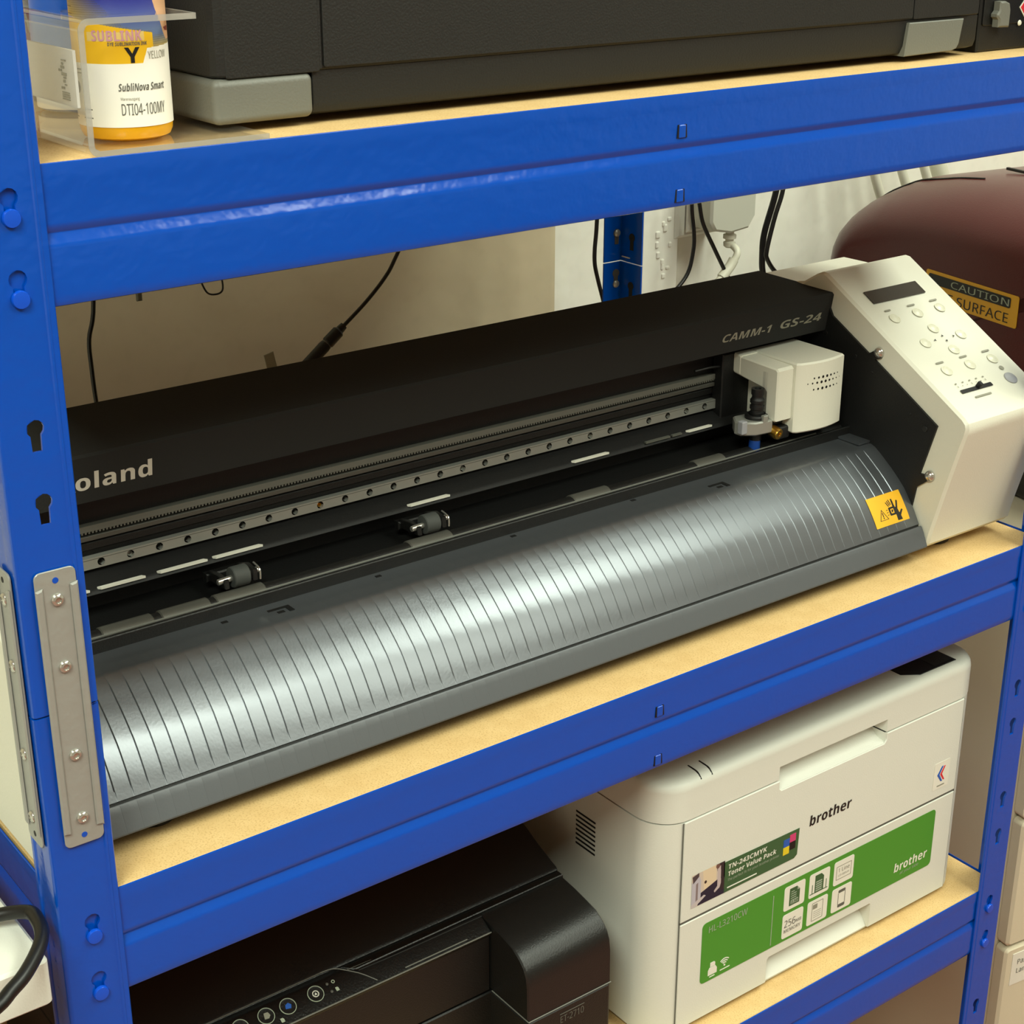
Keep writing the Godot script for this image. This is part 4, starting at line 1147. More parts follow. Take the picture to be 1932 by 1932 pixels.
func make_bottles() -> void:
	var f := deg_to_rad(-23.6)       # the side that faces the room's corner
	var r := 0.0236
	var t := thing("ink_bottle", "yellow ink bottle with a white printed label, in the front of the clear rack", "bottle", "ink bottles in the clear rack")
	t.position = Vector3(0.0648, 0.0028, -0.0440)
	bottle(t, r, 0.105, null, M.yellow_ink, M.yellow_ink)
	# the printed wrap: columns run from phi = f - 120 degrees to f + 120 degrees, rows from the top down
	var w := 480
	var h := 300
	var top := 0.086
	var low := 0.0072
	var Y := func(y: float) -> float: return (top - (low + (y - low) * 0.89)) / (top - low) * h
	var U := func(deg: float) -> float: return (deg + 120.0) / 240.0 * w
	var im := canvas(w, h, Color(0.95, 0.94, 0.90))
	var yel := Color(0.91, 0.71, 0.10)
	for py in int(Y.call(0.0420)):
		for px in w:
			var y := low + (top - (top - low) * py / h - low) / 0.89
			var a := -120.0 + 240.0 * px / w
			var c := yel
			var k := clampf((a + 75.0) / 75.0 + (y - 0.066) * 30.0, 0.0, 1.0)
			var edge := 0.0615 - 0.00008 * a
			if y > edge or a > 42.0 and y > 0.048:
				var blue := Color(0.38, 0.46, 0.62).lerp(Color(0.13, 0.14, 0.52), clampf((y - 0.060) * 50.0, 0, 1))
				k *= clampf((y - (edge - 0.006)) * 140.0, 0.0, 1.0) if a < 42.0 else clampf((y - 0.048) * 110.0, 0, 1)
				c = Color(0.87, 0.70, 0.28).lerp(blue, k)
				if k > 0.03 and k < 0.95 and (px + (py / 4 % 2) * 2) % 4 < 2 and py % 4 < 2: c = c.lerp(Color(0.30, 0.24, 0.10), 0.45)
			im.set_pixel(px, py, c)
	fill_poly(im, P2([U.call(26), Y.call(0.0420), U.call(33), Y.call(0.0500), U.call(100), Y.call(0.0515), U.call(100), Y.call(0.0415)]), Color(0.95, 0.94, 0.90))
	# a plain face-like patch in skin tones at the right edge
	fill_poly(im, P2([U.call(40), 0, U.call(100), 0, U.call(100), Y.call(0.054), U.call(72), Y.call(0.0530), U.call(64), Y.call(0.0575), U.call(58), Y.call(0.0640), U.call(50), Y.call(0.0700), U.call(44), Y.call(0.0780)]), Color(0.83, 0.65, 0.50))
	fill_poly(im, P2([U.call(62), Y.call(0.0785), U.call(80), Y.call(0.0800), U.call(82), Y.call(0.0755), U.call(66), Y.call(0.0745)]), Color(0.12, 0.09, 0.12))
	fill_poly(im, P2([U.call(66), Y.call(0.0600), U.call(84), Y.call(0.0605), U.call(84), Y.call(0.0575), U.call(70), Y.call(0.0580)]), Color(0.50, 0.24, 0.20))
	fill_poly(im, circle(Vector2(U.call(-68), Y.call(0.0285)), 12.0, 20), Color(0.15, 0.13, 0.22))
	for q in [[-92, 0.0115, 16], [-56, 0.0165, 13], [-90, 0.0160, 12], [-58, 0.0120, 15], [-66, 0.0385, 13], [-66, 0.0365, 12]]:
		stroke(im, Vector2(U.call(q[0]), Y.call(q[1])), Vector2(U.call(q[0] + q[2]), Y.call(q[1])), 2.0, Color(0.35, 0.35, 0.33))
	for y in [0.072, 0.068, 0.0755]:
		stroke(im, Vector2(U.call(-85), Y.call(y)), Vector2(U.call(-68), Y.call(y)), 2.0, Color(0.45, 0.32, 0.08))
	for i in 5:      # the shining band behind the raised lettering
		stroke(im, Vector2(U.call(-38 + i * 14), Y.call(0.0565)), Vector2(U.call(-29 + i * 14), Y.call(0.0565)), 17.0, Color(0.88, 0.76, 0.46))
	var rows := []
	for y in [top, low]:
		var row := PackedVector3Array()
		for k in 49:
			var a := f + deg_to_rad(-120.0 + 240.0 * k / 48)
			row.append(Vector3(sin(a) * (r + 0.0003), y, cos(a) * (r + 0.0003)))
		rows.append(row)
	var lb := sheet(rows, printed(im, 0.4), "label", t)
	var R := r + 0.0005
	for q in [["SubliNova Smart", -8.5, 0.0272, 0.0036, 0.0258, true, 0.15, "ink_grey"], ["DTI04-100MY", -6.5, 0.0140, 0.0056, 0.0245, false, 0.0, "ink_grey"], ["Y", 2.0, 0.0424, 0.0074, 0.0078, true, 0.0, "ink_black"], ["YELLOW", 31.0, 0.0440, 0.0037, 0.0130, false, 0.0, "mark_grey"],
			["DYE SUBLIMATION INK", -17.0, 0.0518, 0.0017, 0.0200, true, 0.1, "ink_grey"], ["SUBLINK", -36.0, 0.0543, 0.0050, 0.0255, true, 0.0, "pale_pink"], ["Warenausgang", -7.0, 0.0222, 0.0014, 0.0095, false, 0.0, "mark_grey"]]:
		obj("lettering", bend(glyphs(q[0], q[3], q[4], q[5], q[6]), R, f + deg_to_rad(q[1] + 2.0), low + (q[2] - low) * 0.89), M[q[7]], lb)
	var c := thing("ink_bottle", "blue ink bottle with a bright blue cap standing behind the yellow bottle", "bottle", "ink bottles in the clear rack")
	c.position = Vector3(0.0835, 0.0028, -0.150)
	var mb := mat("blue_label", Color(0.40, 0.52, 0.74), 0.35)
	bottle(c, 0.0225, 0.066, mb, M.cyan_cap, mb)
	c.get_child(1).position.y = -0.0385
	c.get_child(1).scale = Vector3(1.78, 1.45, 1.78)
	obj("label", B.new().lathe(Vector3.ZERO, Vector3.UP, [[0.0228, 0.0022], [0.0230, 0.003], [0.0230, 0.0215], [0.0228, 0.022]], 40), M.label_white, c)
	var m := thing("ink_bottle", "magenta ink bottle with a pink label at the back of the clear rack", "bottle", "ink bottles in the clear rack")
	m.position = Vector3(0.066, 0.0028, -0.222)
	bottle(m, 0.0232, 0.082, M.pink_label, M.magenta_cap, M.label_white)
	var lm := m.get_child(2)
	obj("lettering", bend(glyphs("M", 0.0110, 0.012, true), 0.0239, deg_to_rad(20.0), 0.0380), M.ink_white, lm)
	obj("lettering", bend(glyphs("INK", 0.0080, 0.014, true, 0.2), 0.0239, deg_to_rad(14.0), 0.0560), M.ink_white, lm)
	# clear rack: one bent sheet, open to the right
	var a := thing("bottle_rack", "clear acrylic rack bent from one sheet, holding the ink bottles", "bottle rack")
	var zb := -0.262
	var zf := -0.0062
	var base := B.new()
	base.span(Vector3(0.0330, -0.0003, zb), Vector3(0.1265, 0.0026, zf))
	obj("base_sheet", base, M.acrylic, a)
	obj("side_sheet", B.new().span(Vector3(0.0275, 0.0055, zb), Vector3(0.0302, 0.0600, zf)), M.acrylic, a)
	var ts := B.new()
	# the top sheet with three round holes for the bottles
	var hs := []
	for q in [[-0.222, 0.0250, 0.066], [-0.150, 0.0250, 0.0640], [-0.0440, 0.0250, 0.0620]]:
		hs.append(circle(Vector2(q[2], q[0]), q[1], 28))
	ts.plate(0.0330, 0.0891, zb, zf, hs, -0.0648, -0.0622)
	obj("top_sheet", ts.turned(Transform3D(Basis(Vector3(1, 0, 0), Vector3(0, 0, 1), Vector3(0, -1, 0)), Vector3.ZERO)), M.acrylic, a)
	var e := B.new()      # the cut front edge, which looks frosted
	var arc := func(cx: float, cy: float, r0: float, r1: float, a0: float, a1: float) -> void:
		var p := PackedVector2Array()
		for k in 7:
			var g := deg_to_rad(lerpf(a0, a1, k / 6.0)); p.append(Vector2(cx + cos(g) * r1, cy + sin(g) * r1))
		for k in 7:
			var g := deg_to_rad(lerpf(a1, a0, k / 6.0)); p.append(Vector2(cx + cos(g) * r0, cy + sin(g) * r0))
		e.ext(p, "z", zf, zf + 0.0008)
	arc.call(0.0330, 0.0054, 0.0028, 0.0057, 180, 270)
	arc.call(0.0330, 0.0592, 0.0028, 0.0057, 90, 180)
	e.span(Vector3(0.0330, -0.0003, zf), Vector3(0.1265, 0.0026, zf + 0.0008))
	e.span(Vector3(0.0273, 0.0054, zf), Vector3(0.0302, 0.0592, zf + 0.0008))
	e.span(Vector3(0.0330, 0.0620, zf), Vector3(0.0891, 0.0649, zf + 0.0008))
	e.span(Vector3(0.0885, 0.0620, zf - 0.05), Vector3(0.0893, 0.0649, zf))
	obj("cut_edge", e, M.acrylic_edge, a)
	var bends := B.new()
	for q in [[0.0330, 0.0054, 180.0, 270.0], [0.0330, 0.0592, 90.0, 180.0]]:
		var rows2 := []
		for k in 7:
			var g := deg_to_rad(lerpf(q[2], q[3], k / 6.0))
			rows2.append(PackedVector3Array([Vector3(q[0] + cos(g) * 0.0057, q[1] + sin(g) * 0.0057, zb), Vector3(q[0] + cos(g) * 0.0057, q[1] + sin(g) * 0.0057, zf)]))
		bends.grid(rows2)
	obj("bend", bends, M.acrylic, a)
	# the white card that stands in the rack beside the bottles
	var cd := thing("label_card", "white card with a black printed mark standing in the clear rack", "card")
	obj("card", B.new().span(Vector3(0.0335, 0.0205, -0.0980), Vector3(0.0350, 0.0482, -0.0300)), M.paper, cd)
	obj("foot_fold", B.new().span(Vector3(0.0335, 0.0026, -0.0980), Vector3(0.0347, 0.0205, -0.0900)), M.paper, cd)
	var sq := B.new()
	var g2 := RandomNumberGenerator.new()
	g2.seed = 9
	for i in 9:
		var y := 0.0425 - i * 0.0017
		var z := -0.0475 + g2.randf_range(0.0, 0.006)
		sq.box(Vector3(0.0333, y, z), Vector3(0.0004, g2.randf_range(0.0006, 0.0016), g2.randf_range(0.002, 0.006)))
	for i in 4:
		sq.box(Vector3(0.0333, 0.0268 - i * 0.0011, -0.0425), Vector3(0.0004, 0.0006, 0.009))
	obj("printed_mark", sq, M.ink_grey, cd)


# ---- bottom shelf ----
func plan(x0: float, x1: float, zf: float, zb: float, r: float, notch := false) -> PackedVector2Array:
	var p := PackedVector2Array()
	for c in [[x0 + r, zf - r, 180.0, 90.0], [x1 - r, zf - r, 90.0, 0.0]]:
		for k in 9:
			var a := deg_to_rad(lerpf(c[2], c[3], k / 8.0))
			p.append(Vector2(c[0] + cos(a) * r, c[1] + sin(a) * r))
		if c[2] == 180.0 and notch:
			for q in [[0.5685, zf], [0.5700, zf - 0.020], [0.6970, zf - 0.020], [0.6985, zf]]: p.append(Vector2(q[0], q[1]))
	p.append(Vector2(x1, zb + 0.01)); p.append(Vector2(x1 - 0.01, zb)); p.append(Vector2(x0 + 0.01, zb)); p.append(Vector2(x0, zb + 0.01))
	return p


func make_white_printer() -> void:
	var t := thing("laser_printer", "white laser printer with a green sticker across its paper tray, on the bottom shelf", "printer")
	t.position = Vector3(0, BS, 0)
	var x0 := 0.4400
	var x1 := 0.8260
	var zf := -0.0240
	var zb := -0.44
	var body := B.new()
	body.ext(plan(x0 + 0.004, x1 - 0.004, zf - 0.004, zb, 0.030), "y", 0.0020, 0.0055)
	body.ext(plan(x0, x1, zf, zb, 0.030, true), "y", 0.0055, 0.0318)
	body.ext(plan(x0, x1, zf, zb, 0.030), "y", 0.0318, 0.1950)
	body.ext(plan(x0, x1, zf, zb, 0.030, true), "y", 0.1950, 0.2048)
	obj("body", body, M.printer_white, t, 30.0)
	for q in [[0.50, -0.08], [0.77, -0.08], [0.50, -0.38], [0.77, -0.38]]:
		obj("rubber_foot", B.new().cyl(Vector3(q[0], -0.0003, q[1]), Vector3(q[0], 0.003, q[1]), 0.012, 16), M.rubber, t)
	var lid := B.new()
	lid.ext(plan(x0, x1, zf + 0.0004, zb, 0.030, true), "y", 0.2062, 0.2182)
	lid.ext(plan(x0, x1, zf + 0.0004, zb, 0.030), "y", 0.2182, 0.2325)
	var a := plan(x0, x1, zf + 0.0004, zb, 0.030)
	var rings := [[0.0, 0.2325], [0.0006, 0.2360], [0.0022, 0.2388], [0.0050, 0.2405], [0.009, 0.2412]]
	var rows := []
	for q in rings:
		var row := PackedVector3Array()
		var cx := (x0 + x1) / 2
		var cz := (zf + zb) / 2
		for p in a: row.append(Vector3(cx + (p.x - cx) * (1 - q[0] / 0.193), q[1], cz + (p.y - cz) * (1 - q[0] / 0.208)))
		rows.append(row)
	var rim := B.new()
	rim.grid(rows, true)
	var last: PackedVector3Array = rows[-1]
	for i in last.size(): rim.tri(Vector3((x0 + x1) / 2, 0.2412, (zf + zb) / 2), last[i], last[(i + 1) % last.size()])
	var chk := (rim.v[1] - rim.v[0]).cross(rim.v[2] - rim.v[0])
	if chk.dot(rim.v[0] - Vector3((x0 + x1) / 2, rim.v[0].y, (zf + zb) / 2)) < 0: rim.flip()
	for i in range(rim.v.size() - last.size() * 3, rim.v.size(), 3):
		if (rim.v[i + 1] - rim.v[i]).cross(rim.v[i + 2] - rim.v[i]).y < 0:
			var w := rim.v[i + 1]; rim.v[i + 1] = rim.v[i + 2]; rim.v[i + 2] = w
	lid.add(rim)
	var ld := obj("lid", lid, M.printer_white, t, 30.0)
	obj("seam_shadow", B.new().ext(plan(x0 + 0.0015, x1 - 0.0015, zf - 0.0015, zb + 0.002, 0.029, true), "y", 0.2046, 0.2064), M.dark_plastic, t)
	# front cover with the finger scoop cut into its upper edge, and the paper tray
	obj("front_cover", B.new().ext(P2([0.4652, 0.1122, 0.8012, 0.1122, 0.8012, 0.2050, 0.6990, 0.2050, 0.6990, 0.1990, 0.6960, 0.1955, 0.5715, 0.1955, 0.5690, 0.1975, 0.5690, 0.2050, 0.4652, 0.2050]), "z", zf - 0.0005, zf + 0.0012, 0.0004), M.printer_white, t)
	obj("paper_tray", B.new().ext(P2([0.4652, 0.0066, 0.5685, 0.0066, 0.5685, 0.0300, 0.5705, 0.0318, 0.6968, 0.0318, 0.6985, 0.0300, 0.6985, 0.0066, 0.8012, 0.0066, 0.8012, 0.1096, 0.4652, 0.1096]), "z", zf - 0.0005, zf + 0.0012, 0.0004), M.printer_white, t)
	var gaps := B.new()
	gaps.span(Vector3(0.4640, 0.1097, zf), Vector3(0.8024, 0.1121, zf + 0.0003))
	gaps.span(Vector3(0.4640, 0.006, zf), Vector3(0.4650, 0.2048, zf + 0.0003))
	gaps.span(Vector3(0.8014, 0.006, zf), Vector3(0.8024, 0.2048, zf + 0.0003))
	obj("panel_gap", gaps, M.ink_grey, t)
	obj("scoop_floor", B.new().ext(P2([zf - 0.0200, 0.2182, zf - 0.0185, 0.2182, zf - 0.0175, 0.2100, zf - 0.0150, 0.2040, zf - 0.0110, 0.1995, zf - 0.0060, 0.1970, zf + 0.0004, 0.1958, zf - 0.0002, 0.1950, zf - 0.0200, 0.1950]), "x", 0.5690, 0.6990), M.printer_white, t, 50.0)
	obj("tray_grip", B.new().ext(P2([zf - 0.0200, 0.0316, zf - 0.0170, 0.0280, zf - 0.0020, 0.0062, zf - 0.0020, 0.0054, zf - 0.0200, 0.0054]), "x", 0.5690, 0.6980), M.printer_white, t)
	# buttons: two slits over the edge of the lid; the black display
	for x in [0.4838, 0.4955]:
		obj("button_slit", B.new().tube([Vector3(x, 0.2412, -0.0420), Vector3(x - 0.0006, 0.2413, -0.0320), Vector3(x - 0.0012, 0.2398, -0.0278), Vector3(x - 0.0015, 0.2375, -0.0252)], 0.0007, 6, 4), M.ink_black, ld)
	var dp := obj("display_panel", B.new().ext(P2([0.7340, -0.0760, 0.7900, -0.0760, 0.7960, -0.0710, 0.7960, -0.0330, 0.7480, -0.0330, 0.7340, -0.0430]), "y", 0.2408, 0.2418, 0.0003), M.ink_black, ld)
	obj("display", B.new().ext(P2([0.7700, -0.0720, 0.7925, -0.0720, 0.7925, -0.0360, 0.7700, -0.0360]), "y", 0.2417, 0.2421), M.dark_plastic, dp)
	for i in 8:
		obj("vent_slot", B.new().box(Vector3(x0 - 0.0001, 0.1752 - i * 0.0043, -0.1125), Vector3(0.0006, 0.0016, 0.0245)).turned(Transform3D(Basis(), Vector3(0, 0, 0))), M.dark_plastic, t)
	# prints
	var zp := zf + 0.0013
	var R := Vector3.RIGHT
	var U := Vector3.UP
	text("logo", "brother", M.ink_black, t, Vector3(0.6085, 0.1470, zp + 0.0002), R, U, 0.0096, 0.0505, true, 0.08)
	var sp := obj("small_sticker", B.new().ext(rrect(0.7690, 0.7900, 0.1215, 0.1490, 0.001), "z", zp, zp + 0.0002), M.label_white, t)
	obj("emblem", B.new().ext(P2([0.7735, 0.1360, 0.7790, 0.1440, 0.7812, 0.1440, 0.7765, 0.1360, 0.7812, 0.1285, 0.7790, 0.1285]), "z", zp + 0.0002, zp + 0.0004), M.button_blue, sp)
	obj("emblem", B.new().ext(P2([0.7775, 0.1360, 0.7822, 0.1435, 0.7840, 0.1435, 0.7800, 0.1360, 0.7840, 0.1292, 0.7822, 0.1292]), "z", zp + 0.0002, zp + 0.0004), M.red_print, sp)
	obj("emblem", B.new().box(Vector3(0.7795, 0.1245, zp + 0.0003), Vector3(0.010, 0.0012, 0.0002)), M.mark_grey, sp)
	# toner sticker: a photograph at its left, dark green with white words
	var im := canvas(160, 128, Color(0.80, 0.74, 0.68))
	fill_poly(im, P2([52, 0, 118, 0, 118, 70, 60, 84]), Color(0.86, 0.78, 0.66))
	fill_poly(im, P2([40, 84, 160, 50, 160, 128, 30, 128]), Color(0.10, 0.11, 0.20))
	fill_poly(im, P2([118, 0, 160, 0, 160, 110, 140, 110]), Color(0.16, 0.13, 0.16))
	fill_poly(im, P2([124, 14, 140, 10, 142, 80, 136, 96, 112, 108, 108, 100, 124, 86]), Color(0.74, 0.68, 0.68))
	fill_poly(im, circle(Vector2(126, 8), 10, 14), Color(0.42, 0.30, 0.27))
	fill_poly(im, P2([0, 30, 34, 10, 44, 34, 44, 100, 20, 128, 0, 128]), Color(0.72, 0.70, 0.74))
	fill_poly(im, P2([2, 6, 34, 0, 34, 14, 6, 34]), Color(0.28, 0.24, 0.26))
	fill_poly(im, P2([20, 40, 30, 36, 30, 104, 20, 108]), Color(0.52, 0.46, 0.46))
	fill_poly(im, circle(Vector2(66, 48), 6, 12), Color(0.2, 0.15, 0.15))
	fill_poly(im, P2([0, 116, 60, 96, 70, 102, 20, 128, 0, 128]), Color(0.76, 0.72, 0.72))
	sheet([PackedVector3Array([Vector3(0.4752, 0.1530, zp + 0.0002), Vector3(0.5110, 0.1530, zp + 0.0002)]), PackedVector3Array([Vector3(0.4755, 0.1220, zp + 0.0002), Vector3(0.5118, 0.1220, zp + 0.0002)])], printed(im, 0.4), "photo_print", t)
	var st := obj("toner_sticker", B.new().ext(P2([0.5108, 0.1220, 0.5920, 0.1225, 0.5955, 0.1250, 0.5965, 0.1505, 0.5100, 0.1512]), "z", zp, zp + 0.0002), M.dark_green_print, t)
	for q in [["TN-243CMYK", 0.1432, 0.0044, 0.0435, true, 0.1, "label_white"], ["Toner Value Pack", 0.1364, 0.0044, 0.0550, true, 0.1, "label_white"], ["The perfect fit for your brother printer", 0.1318, 0.0024, 0.0590, false, 0.05, "ink_pale"]]:
		text("lettering", q[0], M[q[6]], st, Vector3(0.5147, q[1], zp + 0.0004), R, U, q[2], q[3], q[4], q[5])
	obj("rule", B.new().box(Vector3(0.5315, 0.1256, zp + 0.0003), Vector3(0.0335, 0.0010, 0.0002)), M.label_white, st)
	for q in [[0.5785, 0.1405, "button_blue"], [0.5857, 0.1430, "pink_print"], [0.5785, 0.1330, "swatch_yellow"], [0.5857, 0.1355, "ink_black"]]:
		obj("colour_swatch", B.new().box(Vector3(q[0] + 0.0032, q[1] + 0.0010, zp + 0.0003), Vector3(0.0070, 0.0072, 0.0002)), M[q[2]], st)
	# green sticker
	var gs := obj("green_sticker", B.new().ext(rrect(0.4896, 0.7774, 0.0410, 0.1004, 0.0042), "z", zp, zp + 0.0002), M.green_print, t)
	obj("rule", B.new().box(Vector3(0.5708, 0.0688, zp + 0.0003), Vector3(0.0007, 0.0500, 0.0002)), M.ink_pale, gs)
	text("lettering", "HL-L3210CW", M.ink_pale, gs, Vector3(0.4968, 0.0893, zp + 0.0004), R, U, 0.0062, 0.0435, false, 0.0)
	text("logo", "brother", M.label_white, gs, Vector3(0.7260, 0.0525, zp + 0.0004), R, U, 0.0088, 0.0440, true, 0.08)
	text("lettering", "at your side", M.ink_pale, gs, Vector3(0.7345, 0.0475, zp + 0.0004), R, U, 0.0032, 0.0250, false, 0.15)
	# printer and radio symbols
	var sy := B.new()
	sy.ext(P2([0.4982, 0.0460, 0.5082, 0.0460, 0.5082, 0.0510, 0.5065, 0.0535, 0.4998, 0.0535, 0.4982, 0.0510]), "z", zp + 0.0002, zp + 0.0004)
	sy.ext(P2([0.5005, 0.0540, 0.5060, 0.0540, 0.5060, 0.0572, 0.5048, 0.0582, 0.5005, 0.0582]), "z", zp + 0.0002, zp + 0.0004)
	for k in 3:
		var ra := 0.0022 + 0.0020 * k
		var p := PackedVector2Array()
		for j in 9:
			var g := deg_to_rad(45 + 90.0 * j / 8); p.append(Vector2(0.5170 + cos(g) * (ra + 0.0009), 0.0490 + sin(g) * (ra + 0.0009)))
		for j in 9:
			var g := deg_to_rad(135 - 90.0 * j / 8); p.append(Vector2(0.5170 + cos(g) * ra, 0.0490 + sin(g) * ra))
		sy.ext(p, "z", zp + 0.0002, zp + 0.0004)
	sy.ext(circle(Vector2(0.5170, 0.0490), 0.0010, 10), "z", zp + 0.0002, zp + 0.0004)
	sy.box(Vector3(0.5030, 0.0442, zp + 0.0003), Vector3(0.006, 0.0008, 0.0002))
	sy.box(Vector3(0.5175, 0.0455, zp + 0.0003), Vector3(0.011, 0.0008, 0.0002))
	obj("symbol", sy, M.label_white, gs)
	# six white tiles with pictograms
	for i in 6:
		var cx: float = [0.5963, 0.6266, 0.6571][i % 3]
		var cy := 0.0838 if i < 3 else 0.0558
		obj("pictogram_tile", B.new().ext(rrect(cx - 0.0125, cx + 0.0125, cy - 0.0121, cy + 0.0121, 0.0022, 3), "z", zp + 0.0002, zp + 0.0004), M.label_white, gs)
		var d := B.new()
		var m: Material = M.dark_green_print
		var za := zp + 0.0004
		var zc := zp + 0.0005
		match i:
			0:
				d.ext(P2([cx - 0.0062, cy - 0.0086, cx + 0.0062, cy - 0.0086, cx + 0.0062, cy + 0.0050, cx + 0.0025, cy + 0.0088, cx - 0.0062, cy + 0.0088]), "z", za, zc)
			1:
				d.ext(P2([cx - 0.0056, cy - 0.0080, cx + 0.0052, cy - 0.0080, cx + 0.0052, cy + 0.0058, cx + 0.0020, cy + 0.0092, cx - 0.0056, cy + 0.0092]), "z", za, zc)
				d.span(Vector3(cx - 0.0112, cy - 0.0086, za), Vector3(cx + 0.0106, cy - 0.0078, zc))
				for s in [-1.0, 1.0]:
					d.span(Vector3(cx + s * 0.0085 - 0.0004, cy - 0.008, za), Vector3(cx + s * 0.0085 + 0.0004, cy + 0.001, zc))
			2, 4:
				m = M.mark_grey
				var hw := 0.0092 if i == 2 else 0.0066
				var hh := 0.0066 if i == 2 else 0.0090
				for s in [-1.0, 1.0]:
					d.span(Vector3(cx - hw, cy + s * hh - 0.0003, za), Vector3(cx + hw, cy + s * hh + 0.0003, zc))
					d.span(Vector3(cx + s * hw - 0.0003, cy - hh, za), Vector3(cx + s * hw + 0.0003, cy + hh, zc))
			5:
				m = M.ink_grey
				d.ext(rrect(cx - 0.0045, cx + 0.0045, cy + 0.0060, cy + 0.0090, 0.001, 2), "z", za, zc)
				d.ext(rrect(cx - 0.0045, cx + 0.0045, cy - 0.0090, cy - 0.0058, 0.001, 2), "z", za, zc)
				for s in [-1.0, 1.0]: d.span(Vector3(cx + s * 0.0043 - 0.0003, cy - 0.006, za), Vector3(cx + s * 0.0043 + 0.0003, cy + 0.006, zc))
		if d.v.size() > 0: obj("pictogram", d, m, gs)
		var li := B.new()
		if i == 0:
			for k in 4: li.box(Vector3(cx - 0.0012 if k != 0 else cx - 0.0024, cy + 0.0052 - k * 0.0022, zp + 0.00055), Vector3(0.0066 if k != 0 else 0.0040, 0.0007, 0.0001))
			li.box(Vector3(cx, cy - 0.0052, zp + 0.00055), Vector3(0.0090, 0.0040, 0.0001))
			li.ext(P2([cx + 0.0030, cy + 0.0050, cx + 0.0062, cy + 0.0050, cx + 0.0030, cy + 0.0083]), "z", zp + 0.0005, zp + 0.0006)
			obj("pictogram_lines", li, M.ink_pale, gs)
			text("lettering", "2.50", M.dark_green_print, gs, Vector3(cx - 0.0040, cy - 0.0066, zp + 0.0007), R, U, 0.0028, 0.0080, true)
		if i == 1:
			for k in 5: li.box(Vector3(cx - 0.0006, cy + 0.0022 - k * 0.0022, zp + 0.00055), Vector3(0.0076, 0.0012, 0.0001))
			obj("pictogram_lines", li, M.ink_pale, gs)
		if i == 4:
			li.box(Vector3(cx - 0.0030, cy + 0.0050, zp + 0.00045), Vector3(0.0056, 0.0046, 0.0001))
			for k in 4: li.box(Vector3(cx, cy - 0.0002 - k * 0.0020, zp + 0.00045), Vector3(0.0096, 0.0004, 0.0001))
			obj("pictogram_lines", li, M.mark_grey, gs)
		if i == 2:
			text("lettering", "1 Line", M.mark_grey, gs, Vector3(cx - 0.0070, cy + 0.0006, zp + 0.0006), R, U, 0.0040, 0.0140)
			text("lettering", "LCD DISPLAY", M.mark_grey, gs, Vector3(cx - 0.0070, cy - 0.0038, zp + 0.0006), R, U, 0.0020, 0.0140)
		if i == 3:
			text("lettering", "256", M.ink_grey, gs, Vector3(cx - 0.0102, cy - 0.0012, zp + 0.0006), R, U, 0.0072, 0.0135)
			text("lettering", "MB", M.ink_grey, gs, Vector3(cx + 0.0040, cy - 0.0008, zp + 0.0006), R, U, 0.0032, 0.0064)
			text("lettering", "MEMORY", M.ink_grey, gs, Vector3(cx - 0.0102, cy - 0.0066, zp + 0.0006), R, U, 0.0034, 0.0200)


